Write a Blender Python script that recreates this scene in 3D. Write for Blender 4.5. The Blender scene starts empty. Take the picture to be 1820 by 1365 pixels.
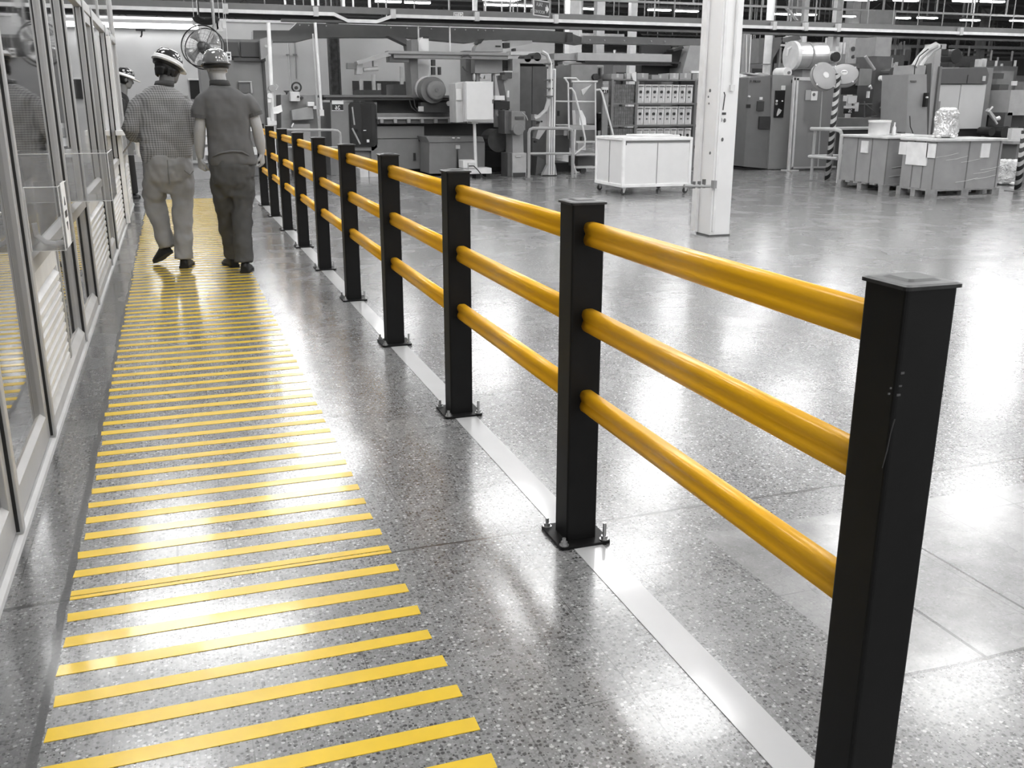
import bpy, bmesh, math, random
from mathutils import Vector, Matrix, noise as mnoise
sc = bpy.context.scene
COL = sc.collection
PI = math.pi
rnd = random.Random(7)

# ------------------------------------------------------------------ camera, world, exposure
F_PX, PITCH, YAW, ROLL, CAM_H = 1696.755, 0.28705, 0.33306, 0.001469, 1.38452
_cy, _sy, _cp, _sp = math.cos(YAW), math.sin(YAW), math.cos(PITCH), math.sin(PITCH)
FW = Vector((_sy * _cp, _cy * _cp, -_sp))
RT = Vector((_cy, -_sy, 0))
UP = RT.cross(FW)
RT, UP = math.cos(ROLL) * RT + math.sin(ROLL) * UP, -math.sin(ROLL) * RT + math.cos(ROLL) * UP
cd = bpy.data.cameras.new('camera')
cam = bpy.data.objects.new('camera', cd)
COL.objects.link(cam)
cam.matrix_world = Matrix(((RT.x, UP.x, -FW.x, 0), (RT.y, UP.y, -FW.y, 0), (RT.z, UP.z, -FW.z, CAM_H), (0, 0, 0, 1)))
cd.sensor_fit = 'HORIZONTAL'
cd.sensor_width = 36.0
cd.lens = 36.0 * F_PX / 1820.0
cd.clip_start, cd.clip_end = 0.05, 300
sc.camera = cam
sc.view_settings.view_transform = 'Standard'
sc.view_settings.look = 'None'
sc.view_settings.exposure = 0.22
sc.view_settings.gamma = 1.0
sc.view_settings.use_curve_mapping = False
w = bpy.data.worlds.new('hall_light')
sc.world = w
w.use_nodes = True
w.node_tree.nodes['Background'].inputs[0].default_value = (1, 1, 1, 1)
w.node_tree.nodes['Background'].inputs[1].default_value = 0.80      # ambient fill added in place of the unseen rest of the hall
LAMP = 12.0                                                          # strength of every fluorescent tube
sc.cycles.max_bounces = 8
sc.cycles.transparent_max_bounces = 16
sc.cycles.sample_clamp_indirect = 6.0
sc.cycles.caustics_reflective = False
sc.cycles.caustics_refractive = False


def at(px, py, Y):
    """point of the plane y = Y seen at pixel px, py of the 1820 x 1365 photograph"""
    d = FW * F_PX + RT * (px - 910) - UP * (py - 682.5)
    t = Y / d.y
    return Vector((d.x * t, Y, CAM_H + d.z * t))


def gx(px, py, X):
    d = FW * F_PX + RT * (px - 910) - UP * (py - 682.5)
    t = X / d.x
    return Vector((X, d.y * t, CAM_H + d.z * t))


def mpp(px, py, Y):
    return at(px + 1, py, Y).x - at(px, py, Y).x


# ------------------------------------------------------------------ materials
def lin(v):
    v = v / 255.0
    return v / 12.92 if v <= 0.04045 else ((v + 0.055) / 1.055) ** 2.4


MATS = {}


def M(v, rough=0.5, metal=0.0, var=0.08, scale=6.0, spec=0.5, coat=0.0):
    """painted or plain surface of one tone with slight wear and streaks"""
    key = (v, rough, metal, var, scale, spec, coat)
    if key in MATS:
        return MATS[key]
    rgb = (v, v, v) if not isinstance(v, tuple) else v
    m = bpy.data.materials.new('surface_%d' % (len(MATS) + 1))
    m.use_nodes = True
    nt = m.node_tree
    b = nt.nodes['Principled BSDF']
    c = [lin(x) for x in rgb]
    tc = nt.nodes.new('ShaderNodeTexCoord')
    nz = nt.nodes.new('ShaderNodeTexNoise')
    nz.inputs['Scale'].default_value = scale
    nz.inputs['Detail'].default_value = 4
    nt.links.new(tc.outputs['Object'], nz.inputs['Vector'])
    mr = nt.nodes.new('ShaderNodeMapRange')
    mr.inputs[1].default_value, mr.inputs[2].default_value = 0.3, 0.7
    mr.inputs[3].default_value, mr.inputs[4].default_value = 1 - var, 1 + var
    nt.links.new(nz.outputs['Fac'], mr.inputs[0])
    mx = nt.nodes.new('ShaderNodeMix')
    mx.data_type = 'RGBA'
    mx.blend_type = 'MULTIPLY'
    mx.inputs[0].default_value = 1.0
    mx.inputs[6].default_value = (*c, 1)
    nt.links.new(mr.outputs[0], mx.inputs[7])
    nt.links.new(mx.outputs[2], b.inputs['Base Color'])
    b.inputs['Roughness'].default_value = rough
    b.inputs['Metallic'].default_value = metal
    b.inputs['Specular IOR Level'].default_value = spec
    b.inputs['Coat Weight'].default_value = coat
    b.inputs['Coat Roughness'].default_value = 0.08
    MATS[key] = m
    return m


def emit_mat(name, s):
    m = bpy.data.materials.new(name)
    m.use_nodes = True
    b = m.node_tree.nodes['Principled BSDF']
    b.inputs['Base Color'].default_value = (.9, .9, .9, 1)
    b.inputs['Emission Color'].default_value = (1, 1, 1, 1)
    b.inputs['Emission Strength'].default_value = s
    return m


def glass_mat(name, tint, haze=0.0, hazev=0.6, ior=1.5, refl=1.0):
    """thin sheet: clear or tinted, mirror-like at a slant, optionally a little milky"""
    m = bpy.data.materials.new(name)
    m.use_nodes = True
    nt = m.node_tree
    for n in list(nt.nodes):
        nt.nodes.remove(n)
    out = nt.nodes.new('ShaderNodeOutputMaterial')
    tr = nt.nodes.new('ShaderNodeBsdfTransparent')
    tr.inputs[0].default_value = (tint, tint, tint, 1)
    df = nt.nodes.new('ShaderNodeBsdfDiffuse')
    df.inputs[0].default_value = (hazev, hazev, hazev, 1)
    gl = nt.nodes.new('ShaderNodeBsdfGlossy')
    gl.inputs['Roughness'].default_value = 0.03
    gl.inputs[0].default_value = (.95, .95, .95, 1)
    fr = nt.nodes.new('ShaderNodeFresnel')
    fr.inputs[0].default_value = ior
    mu = nt.nodes.new('ShaderNodeMath')
    mu.operation = 'MULTIPLY'
    mu.use_clamp = True
    mu.inputs[1].default_value = refl
    m1 = nt.nodes.new('ShaderNodeMixShader')
    m1.inputs[0].default_value = haze
    m2 = nt.nodes.new('ShaderNodeMixShader')
    L = nt.links.new
    L(tr.outputs[0], m1.inputs[1])
    L(df.outputs[0], m1.inputs[2])
    L(fr.outputs[0], mu.inputs[0])
    L(mu.outputs[0], m2.inputs[0])
    L(m1.outputs[0], m2.inputs[1])
    L(gl.outputs[0], m2.inputs[2])
    L(m2.outputs[0], out.inputs[0])
    return m


TUBE = emit_mat('lit_fluorescent_tube', LAMP)
GLASS = glass_mat('window_glass', 0.62, 0.05, 0.5, refl=1.5)
DARKGLASS = glass_mat('smoked_glass', 0.22, 0.02, 0.3)
ACRYL = glass_mat('clear_acrylic', 0.95, 0.09, 0.9, refl=.7)
GUARD = glass_mat('scuffed_guard_sheet', 0.7, 0.35, 0.5)


# ------------------------------------------------------------------ mesh helpers
WL = {}


def link(o, parent=None, loc=(0, 0, 0)):
    COL.objects.link(o)
    o.location = loc
    WL[o.name] = Vector(loc)
    if parent is not None:
        o.parent = parent
        o.matrix_parent_inverse = Matrix.Translation(-WL[parent.name])
    return o


def tag(o, label, cat, group=None, kind=None):
    o['label'] = label
    o['category'] = cat
    if group:
        o['group'] = group
    if kind:
        o['kind'] = kind
    return o


def thing(name, label, cat, loc, group=None, kind=None):
    o = bpy.data.objects.new(name, None)
    o.empty_display_size = 0.1
    link(o, None, loc)
    return tag(o, label, cat, group, kind)


class MB:
    def __init__(s):
        s.v, s.f = [], []

    def add(s, vs, fs):
        o = len(s.v)
        s.v += [Vector(p) for p in vs]
        s.f += [[i + o for i in f] for f in fs]
        return s

    def box(s, x0, x1, y0, y1, z0, z1):
        vs = [(x, y, z) for x in (x0, x1) for y in (y0, y1) for z in (z0, z1)]
        return s.add(vs, [(0, 1, 3, 2), (4, 6, 7, 5), (0, 4, 5, 1), (2, 3, 7, 6), (0, 2, 6, 4), (1, 5, 7, 3)])

    def loft(s, rings, closed=False):
        n = len(rings[0])
        vs = [p for r in rings for p in r]
        fs = []
        for i in range(len(rings) - 1):
            for j in range(n):
                a, b = i * n + j, i * n + (j + 1) % n
                fs.append((a, b, b + n, a + n))
        if closed:
            k = (len(rings) - 1) * n
            for j in range(n):
                fs.append((k + j, k + (j + 1) % n, (j + 1) % n, j))
        else:
            fs.append(tuple(range(n - 1, -1, -1)))
            fs.append(tuple(range((len(rings) - 1) * n, len(rings) * n)))
        return s.add(vs, fs)

    def tube(s, pts, r, n=10, flat=1.0, closed=False):
        pts = [Vector(p) for p in pts]
        rs = r if isinstance(r, (list, tuple)) else [r] * len(pts)
        rings = []
        u = None
        for i, p in enumerate(pts):
            if closed:
                t = pts[(i + 1) % len(pts)] - pts[i - 1]
            else:
                t = pts[min(i + 1, len(pts) - 1)] - pts[max(i - 1, 0)]
            t.normalize()
            if u is None:
                u = t.orthogonal().normalized()
            u = (u - t * u.dot(t))
            u = u.normalized() if u.length > 1e-6 else t.orthogonal().normalized()
            v = t.cross(u)
            rings.append([p + (u * math.cos(2 * PI * j / n) + v * math.sin(2 * PI * j / n) * flat) * rs[i] for j in range(n)])
        return s.loft(rings, closed)

    def cyl(s, a, b, r, r2=None, n=20):
        return s.tube([a, b], [r, r if r2 is None else r2], n)

    def lathe(s, prof, c, axis=(0, 0, 1), n=24):
        """prof: (radius, distance along axis) pairs"""
        ax = Vector(axis).normalized()
        u = ax.orthogonal().normalized()
        v = ax.cross(u)
        c = Vector(c)
        return s.loft([[c + ax * h + (u * math.cos(2 * PI * j / n) + v * math.sin(2 * PI * j / n)) * max(r, 1e-4) for j in range(n)] for r, h in prof])

    def prism(s, poly, axis, a, b):
        f = {'x': lambda p, t: (t, p[0], p[1]), 'y': lambda p, t: (p[0], t, p[1]), 'z': lambda p, t: (p[0], p[1], t)}[axis]
        return s.loft([[f(p, a) for p in poly], [f(p, b) for p in poly]])

    def ball(s, c, rx, ry=None, rz=None, n=14):
        ry = rx if ry is None else ry
        rz = rx if rz is None else rz
        rings = []
        for i in range(n // 2 + 1):
            t = -PI / 2 + PI * i / (n // 2)
            k = max(math.cos(t), 0.02)
            rings.append([(c[0] + rx * k * math.cos(2 * PI * j / n), c[1] + ry * k * math.sin(2 * PI * j / n), c[2] + rz * math.sin(t)) for j in range(n)])
        return s.loft(rings)

    def xf(s, mat, start=0):
        for i in range(start, len(s.v)):
            s.v[i] = mat @ s.v[i]
        return s

    def build(s, name, mat, parent=None, loc=None, bevel=0.0, smooth=False, remesh=0.0, sm=0, label=None):
        loc = Vector(loc) if loc is not None else (WL[parent.name].copy() if parent is not None else Vector((0, 0, 0)))
        me = bpy.data.meshes.new(name)
        me.from_pydata([p - loc for p in s.v], [], s.f)
        bm = bmesh.new()
        bm.from_mesh(me)
        bmesh.ops.recalc_face_normals(bm, faces=bm.faces)
        bm.to_mesh(me)
        bm.free()
        o = bpy.data.objects.new(name, me)
        link(o, parent, loc)
        if isinstance(mat, (list, tuple)):
            for q in mat:
                me.materials.append(q)
        else:
            me.materials.append(mat)
        if smooth:
            for p in me.polygons:
                p.use_smooth = len(p.vertices) == 4
        if remesh:
            md = o.modifiers.new('skin', 'REMESH')
            md.mode = 'VOXEL'
            md.voxel_size = remesh
            md.use_smooth_shade = True
            md.adaptivity = 0
        if sm:
            md = o.modifiers.new('relax', 'SMOOTH')
            md.factor = 0.5
            md.iterations = sm
        if bevel:
            md = o.modifiers.new('edge', 'BEVEL')
            md.width = bevel
            md.segments = 2
            md.limit_method = 'ANGLE'
        if label:
            o['label'] = label
        return o


def dup(root, delta, label=None, name=None, group=None):
    """copy a thing with its parts and their sub-parts, moved by delta"""
    def cp(o, parent):
        c = o.copy()
        COL.objects.link(c)
        if parent is not None:
            c.parent = parent
            c.matrix_parent_inverse = o.matrix_parent_inverse.copy()
        WL[c.name] = WL[o.name]
        for ch in o.children:
            cp(ch, c)
        return c
    c = cp(root, None)
    c.location = Vector(root.location) + Vector(delta)
    WL[c.name] = Vector(c.location)
    if label:
        c['label'] = label
    if group:
        c['group'] = group
    return c


ORD = 'first second third fourth fifth sixth seventh eighth ninth tenth eleventh twelfth thirteenth fourteenth fifteenth sixteenth seventeenth eighteenth nineteenth'.split()
TENS = {20: 'twent', 30: 'thirt', 40: 'fort', 50: 'fift', 60: 'sixt', 70: 'sevent', 80: 'eight', 90: 'ninet'}


def ordw(n):
    if n < 20:
        return ORD[n - 1]
    t, u = n // 10 * 10, n % 10
    if t == 100:
        return 'hundredth'
    return TENS[t] + ('ieth' if u == 0 else 'y-' + ORD[u - 1])


# pixel-measured pieces standing on a plane y = Y of the hall (each has its real depth d)
def B(l, t, r, b, Y, d, floor=False):
    def go(m):
        x0, x1 = at(l, (t + b) / 2, Y).x, at(r, (t + b) / 2, Y).x
        z1, z0 = at((l + r) / 2, t, Y).z, at((l + r) / 2, b, Y).z
        m.box(x0, x1, Y, Y + d, 0.0 if floor else max(z0, 0.0), z1)
    return go


def Pz(poly, Y, d):
    """outline traced on the plane y = Y, extruded to its real thickness d"""
    def go(m):
        m.prism([(at(x, y, Y).x, max(at(x, y, Y).z, 0)) for x, y in poly], 'y', Y, Y + d)
    return go


def Cy(px, py, Y, rpx, d, n=24, dome=0.0):
    """drum whose axis runs along y"""
    def go(m):
        c = at(px, py, Y)
        r = rpx * mpp(px, py, Y)
        prof = [(r, 0), (r, d)] if not dome else [(r * .05, -dome), (r * .6, -dome), (r * .9, -dome * .6), (r, 0), (r, d)]
        m.lathe(prof, c, (0, 1, 0), n)
    return go


def Tb(pts, Y, rpx, n=8):
    def go(m):
        P = [at(q[0], q[1], q[2] if len(q) > 2 else Y) for q in pts]
        r = rpx * mpp(pts[0][0], pts[0][1], Y)
        for p in P:
            p.z = max(p.z, r * .2)
        m.tube(P, r, n)
    return go


def Bw(x0, x1, y0, y1, z0, z1):
    return lambda m: m.box(x0, x1, y0, y1, z0, z1)


# parts whose pieces stand apart, each a mesh of its own
APART = set('clamp corner_brace cable_gland bolt bracket frame_post upright hand_rail top_tube middle_tube frame notice_frame dark_screen foot fitting white_bracket hose gauge dark_linkage window_panel guide dark_bellows lower_fittings paper top_box round_pump pale_joint dark_top band foot_plate knee_rail button lock sticker rags motor block pipe clip_papers white_handle brace side_frame chuck handle hinge cable top_motor top_fitting control_arm knob gripper_motor tail shade'.split())


def T(name, label, cat, parts, group=None, kind=None, bevel=0.0):
    """a thing from parts: (part name, material, [pieces]) or with a list of sub-parts as fourth entry"""
    built = []
    mn = Vector((1e9, 1e9, 1e9))
    mxv = -mn
    parts = [q for p in parts for q in ([(p[0], p[1], [g]) + (tuple(p[3:]) if k == 0 else ()) for k, g in enumerate(p[2])] if p[0] in APART else [p])]
    for p in parts:
        m = MB()
        for g in p[2]:
            g(m)
        built.append(m)
        for v in m.v:
            for i in range(3):
                mn[i] = min(mn[i], v[i])
                mxv[i] = max(mxv[i], v[i])
    if len(parts) == 1 and len(parts[0]) < 4:
        loc = ((mn.x + mxv.x) / 2, (mn.y + mxv.y) / 2, mn.z)
        return tag(built[0].build(name, parts[0][1], None, loc, bevel), label, cat, group, kind)
    root = thing(name, label, cat, ((mn.x + mxv.x) / 2, (mn.y + mxv.y) / 2, mn.z), group, kind)
    for p, m in zip(parts, built):
        o = m.build(p[0], p[1], root, bevel=bevel)
        if len(p) > 3:
            for q in p[3]:
                k = MB()
                for g in q[2]:
                    g(k)
                k.build(q[0], q[1], o)
    return root


def text(name, s, height, c, mat, parent, mirror=True, rot=(PI / 2, 0, 0), bold=0.0):
    """lettering lying on a face that looks towards -y, centred at c"""
    cu = bpy.data.curves.new(name, 'FONT')
    cu.body = s
    cu.size = height * 1.4
    cu.align_x = 'CENTER'
    cu.align_y = 'CENTER'
    cu.extrude = 0.002
    cu.offset = bold
    tmp = bpy.data.objects.new(name, cu)
    COL.objects.link(tmp)
    dg = bpy.context.evaluated_depsgraph_get()
    me = bpy.data.meshes.new_from_object(tmp.evaluated_get(dg))
    bpy.data.objects.remove(tmp)
    bpy.data.curves.remove(cu)
    me.name = name
    mt = Matrix.Rotation(rot[2], 4, 'Z') @ Matrix.Rotation(rot[0], 4, 'X') @ Matrix.Diagonal((-1 if mirror else 1, 1, 1, 1))
    me.transform(mt)
    me.materials.clear()
    me.materials.append(mat)
    o = bpy.data.objects.new(name, me)
    return link(o, parent, c)


# ------------------------------------------------------------------ the hall: floor, walls, ceiling
def floor_material():
    m = bpy.data.materials.new('polished_terrazzo')
    m.use_nodes = True
    nt = m.node_tree
    L = nt.links.new
    b = nt.nodes['Principled BSDF']
    geo = nt.nodes.new('ShaderNodeNewGeometry')
    sep = nt.nodes.new('ShaderNodeSeparateXYZ')
    L(geo.outputs['Position'], sep.inputs[0])

    def math_(op, a, b_=None, c=None, clamp=False):
        n = nt.nodes.new('ShaderNodeMath')
        n.operation = op
        n.use_clamp = clamp
        for i, q in enumerate((a, b_, c)):
            if q is None:
                continue
            if isinstance(q, (int, float)):
                n.inputs[i].default_value = q
            else:
                L(q, n.inputs[i])
        return n.outputs[0]

    def noise(scale, detail=3, rough=0.5):
        n = nt.nodes.new('ShaderNodeTexNoise')
        n.inputs['Scale'].default_value = scale
        n.inputs['Detail'].default_value = detail
        n.inputs['Roughness'].default_value = rough
        L(geo.outputs['Position'], n.inputs['Vector'])
        return n.outputs['Fac']

    def ramp(fac, stops, mode='LINEAR'):
        n = nt.nodes.new('ShaderNodeValToRGB')
        n.color_ramp.interpolation = mode
        e = n.color_ramp.elements
        while len(e) > 1:
            e.remove(e[-1])
        for i, (p, v) in enumerate(stops):
            q = e[0] if i == 0 else e.new(p)
            q.position = p
            q.color = (v, v, v, 1)
        L(fac, n.inputs[0])
        return n.outputs['Color']

    def chips(scale, stops, lo, hi):
        v = nt.nodes.new('ShaderNodeTexVoronoi')
        v.inputs['Scale'].default_value = scale
        L(geo.outputs['Position'], v.inputs['Vector'])
        sp = nt.nodes.new('ShaderNodeSeparateColor')
        L(v.outputs['Color'], sp.inputs[0])
        tone = ramp(sp.outputs[0], stops, 'CONSTANT')
        mask = math_('SUBTRACT', 1.0, ramp(v.outputs['Distance'], [(lo, 0), (hi, 1)]))
        return tone, mask

    def mix(f, a, c, mode='MIX'):
        n = nt.nodes.new('ShaderNodeMix')
        n.data_type = 'RGBA'
        n.blend_type = mode
        if isinstance(f, (int, float)):
            n.inputs[0].default_value = f
        else:
            L(f, n.inputs[0])
        for i, q in ((6, a), (7, c)):
            if isinstance(q, (int, float)):
                n.inputs[i].default_value = (q, q, q, 1)
            else:
                L(q, n.inputs[i])
        return n.outputs[2]

    X, Y = sep.outputs[0], sep.outputs[1]
    base = ramp(noise(9, 5, 0.6), [(0.3, 0.185), (0.7, 0.29)])
    t1, k1 = chips(88, [(0, .022), (.18, .07), (.32, .18), (.55, .30), (.90, .58)], 0.36, 0.50)
    t2, k2 = chips(170, [(0, .03), (.17, .13), (.34, .22), (.62, .30), (.90, .55)], 0.34, 0.48)
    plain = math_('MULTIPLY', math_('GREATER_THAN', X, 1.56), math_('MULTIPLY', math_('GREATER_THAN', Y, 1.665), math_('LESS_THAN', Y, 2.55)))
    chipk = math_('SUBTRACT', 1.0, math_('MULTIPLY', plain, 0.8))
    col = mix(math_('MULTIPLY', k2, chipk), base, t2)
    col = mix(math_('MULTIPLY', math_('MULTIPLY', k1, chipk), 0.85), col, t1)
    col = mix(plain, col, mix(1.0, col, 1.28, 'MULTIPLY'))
    big = ramp(noise(0.7, 4), [(0.3, 0.80), (0.7, 1.14)])
    col = mix(1.0, col, big, 'MULTIPLY')
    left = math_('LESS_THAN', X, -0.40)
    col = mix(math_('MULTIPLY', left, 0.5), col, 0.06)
    # joints
    wob = math_('MULTIPLY', math_('SUBTRACT', noise(4, 4), 0.5), 0.03)
    xw, yw = math_('ADD', X, math_('MULTIPLY', wob, 0.25)), math_('ADD', Y, wob)

    def line(a, c, e):
        return math_('COMPARE', a, c, e)

    def band(a, lo, hi):
        return math_('MULTIPLY', math_('GREATER_THAN', a, lo), math_('LESS_THAN', a, hi))

    fx = math_('FRACT', math_('DIVIDE', math_('ADD', X, 0.101), 0.3))
    fy = math_('FRACT', math_('DIVIDE', math_('ADD', Y, 0.14), 0.3))
    gx_ = math_('LESS_THAN', math_('ABSOLUTE', math_('SUBTRACT', fx, 0.5)), 0.006)
    gy_ = math_('LESS_THAN', math_('ABSOLUTE', math_('SUBTRACT', fy, 0.5)), 0.006)
    patchy = ramp(noise(1.3, 2), [(0.42, 0.0), (0.6, 0.75)])
    grid = math_('MULTIPLY', math_('MAXIMUM', gx_, gy_), patchy)
    dark = [
        line(yw, 2.757, 0.0055),
        math_('MULTIPLY', line(yw, 2.757, 0.009), ramp(noise(7, 2), [(0.55, 0), (0.6, 1)])),
        math_('MULTIPLY', line(yw, 1.66, 0.0055), math_('GREATER_THAN', X, 1.45)),
        math_('MULTIPLY', line(xw, 1.882, 0.0055), band(Y, 1.66, 2.0)),
        math_('MULTIPLY', line(xw, 2.178, 0.0045), band(Y, 1.6, 2.4)),
        math_('MULTIPLY', line(X, -0.103, 0.0035), band(Y, 2.757, 3.06)),
    ]
    lines = grid
    for d in dark:
        lines = math_('MAXIMUM', lines, d)
    col = mix(math_('MULTIPLY', lines, 0.85), col, 0.03)
    # open groove along the left edge of the walkway
    gw = math_('ADD', X, math_('MULTIPLY', math_('SUBTRACT', noise(3, 5, .7), 0.5), 0.05))
    groove = math_('COMPARE', gw, -0.413, 0.011)
    col = mix(math_('MULTIPLY', groove, 0.8), col, (0.055))
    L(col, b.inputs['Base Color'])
    rg = ramp(noise(2.2, 4), [(0.3, 0.20), (0.7, 0.32)])
    L(math_('ADD', rg, math_('MULTIPLY', groove, 0.4)), b.inputs['Roughness'])
    b.inputs['IOR'].default_value = 1.5
    b.inputs['Coat Weight'].default_value = 0.6
    b.inputs['Coat Roughness'].default_value = 0.155
    bp = nt.nodes.new('ShaderNodeBump')
    bp.inputs['Strength'].default_value = 0.05
    bp.inputs['Distance'].default_value = 0.02
    L(noise(6, 2), bp.inputs['Height'])
    L(bp.outputs[0], b.inputs['Normal'])
    L(bp.outputs[0], b.inputs['Coat Normal'])
    return m


def struct(name, label, m, mat, cat=None):
    o = m.build(name, mat)
    return tag(o, label, cat or name.split('_')[0], kind='structure')


struct('floor', 'polished grey speckled terrazzo floor of the factory hall', MB().box(-5, 75, -4, 78, -0.1, 0), floor_material())
struct('ceiling', 'grey corrugated ceiling high above the hall', MB().box(-5, 75, -4, 78, 6.4, 6.5), M(175, .8))
WALLM = M(205, .8, var=.05, scale=1.5)
m = MB()
xr = at(700, 100, 25).x
m.box(-5, at(626, 150, 25).x, 25, 25.25, 0, 3.2)
m.box(at(626, 150, 25).x, at(760, 150, 25).x, 25, 25.25, at(690, 144, 25).z, 3.2)
m.box(at(760, 150, 25).x, at(985, 150, 25).x, 25, 25.25, 0, 3.2)
struct('wall_back', 'pale grey back wall behind the machines and the walkway', m, WALLM)
struct('trim_1', 'pale capping along the top of the back wall', MB().box(-5, at(985, 90, 25).x, 24.95, 25.28, 3.2, 3.26), M(235, .5))
struct('wall_left', 'grey wall of the room behind the glazed partition', MB().box(-4.4, -4.2, -2, 16, 0, 6.4), M(140, .8))
struct('wall_far', 'distant grey end wall of the hall', MB().box(-5, 75, 76, 76.3, 0, 6.4), M(160, .8))
struct('wall_right', 'distant grey side wall of the hall', MB().box(74, 74.3, 10, 78, 0, 6.4), M(160, .8))
# roof trusses: each a lattice girder
for k, y in enumerate((12, 22, 32, 42, 52, 62, 72)):
    m = MB()
    m.box(-5, 74, y - .07, y + .07, 5.5, 5.62)
    m.box(-5, 74, y - .07, y + .07, 6.2, 6.32)
    for i in range(40):
        x = -5 + i * 2.0
        m.tube([(x, y, 5.6), (x + 1, y, 6.2), (x + 2, y, 5.6)], .035, 5)
    struct('trim_%d' % (k + 2), 'dark steel roof truss, %s from the near end of the hall' % ordw(k + 1), m, M(120, .6), 'truss')

# ------------------------------------------------------------------ fluorescent lamps
HOUS = M(215, .4)


def lamp(loc, L=1.25, W=0.95, label='', top=6.4):
    r = thing('fluorescent_lamp', label, 'ceiling lamp', (loc[0], loc[1], loc[2]), 'fluorescent lamps hung from the ceiling')
    x, y, z = loc
    MB().prism([(y - W / 2, z + .02), (y + W / 2, z + .02), (y + W / 4, z + .09), (y - W / 4, z + .09)], 'x', x - L / 2, x + L / 2).build('housing', HOUS, r)
    t = MB()
    for d in (-.375, -.125, .125, .375):
        t.cyl((x - L / 2 + .02, y + d * W, z), (x + L / 2 - .02, y + d * W, z), W * .10, n=8)
    t.build('tube', TUBE, r)
    h = MB()
    for d in (-L * .35, L * .35):
        h.cyl((x + d, y, z + .08), (x + d, y, top), .008, n=5)
    h.build('hanger', M(200), r)
    return r


proto = lamp((0, 0, 5.0), label='x')
n = 0
FIX = []
for x, y in ((-.6, 14.4), (-.7, 11.6), (-.8, 8.3), (2.35, 17.3), (.4, 11.0), (4.6, 13.7), (4.15, 10.8), (5.55, 11.2), (6.9, 22.0), (4.6, 7.9), (7.6, 14.0), (12.3, 16.9), (9.4, 10.8), (13.9, 22.0),
             (12.1, 11.4), (7.8, 7.2), (17.5, 16.5), (16.0, 18.8), (24.2, 22.7), (9.8, 18.0), (20.5, 19.5), (11.0, 7.6), (15.2, 11.6), (1.6, 15.3), (2.0, 22.0), (19.0, 13.5),
             (-.2, 4.0), (2.6, 4.2), (5.8, 4.0), (9.0, 4.0), (12.5, 4.5), (.5, .5), (4.0, .3), (7.5, .5), (16.5, 6.5), (20.5, 9.5), (25, 14.5), (29, 20)):
    FIX.append((x, y, 5.0))  # entries past the floor reflections are lamps added as fill
for x in (2.4, 5.4, 8.4, 11.4, 14.4, 17.4, 20.4, 23.4, 26.4, 29.4, 33):
    for y in (26.5, 30.5, 35):
        FIX.append((x + .3, y, 5.0))
FIX.append((-0.95, 31, 5.0))
FIX.append((0.25, 32.5, 5.0))
FIX.append((-0.6, 35, 5.0))
for px, py, s in ((690, 3, 1), (742, 5, 1), (882, 9, 1), (930, 10, 1), (1050, 16, 1), (1172, 18, 1), (1221, 20, 1), (1385, 25, 1), (1432, 26, 1), (1502, 29, 1),
                  (1600, 32, 1), (1648, 32, 1), (1724, 36, 1), (1812, 37, 1), (1715, 2, 1), (1764, 3, 1), (1610, 1, 1)):
    d = FW * F_PX + RT * (px - 910) - UP * (py - 682.5)
    t = (5.0 - CAM_H) / d.z
    FIX.append((d.x * t, d.y * t, 5.0, 's'))
for px, py in ((1606, 67), (1640, 68), (1697, 69), (1786, 71)):
    d = FW * F_PX + RT * (px - 910) - UP * (py - 682.5)
    t = 52.0 / d.y
    FIX.append((d.x * t, 52, CAM_H + d.z * t, 's'))
slim = lamp((0, 0, 5.0), L=1.0, W=0.26, label='x')
FIX = [q for q in FIX if len(q) > 3 or q[0] * FW.x + q[1] * FW.y < 35.5]
for x in (24, 33, 42, 51, 60, 68):  # extra far lamps added to light the dark end wall
    for y in (58, 67):
        FIX.append((x + (y - 58) * .45, y, 5.85, 's'))
n = {0: 0, 1: 0}
seen = sorted(q[0] / q[1] for q in FIX if len(q) > 3)
for i, q in enumerate(FIX):
    far = int(len(q) > 3)
    src = slim if far else proto
    n[far] += 1
    if n[far] == 1:
        src.location = q[:3]
        WL[src.name] = Vector((0, 0, 5.0))
        o = src
    else:
        o = dup(src, Vector(q[:3]) - src.location)
    o['label'] = 'lit fluorescent lamp far down the hall, %s from the left' % ordw(seen.index(q[0] / q[1]) + 1) if far else 'lit wide fluorescent lamp high overhead, seen at most as a bright patch in the polished floor'

# lit strip lamp along the top of the back wall
r = thing('strip_light', 'long lit strip light along the top of the back wall above the walkers', 'strip light', (at(270, 46, 24.85).x, 24.85, 3.2))
p, q = at(150, 46, 24.85), at(352, 46, 24.85)
zs = at(270, 46, 24.85).z
MB().box(p.x, q.x, 24.86, 24.96, zs - .06, zs + .06).build('housing', HOUS, r)
STRIPL = emit_mat('lit_strip_tube', LAMP * 1.1)
MB().cyl((p.x, 24.82, zs), (q.x, 24.82, zs), .045, n=10).build('tube', STRIPL, r)


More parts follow.
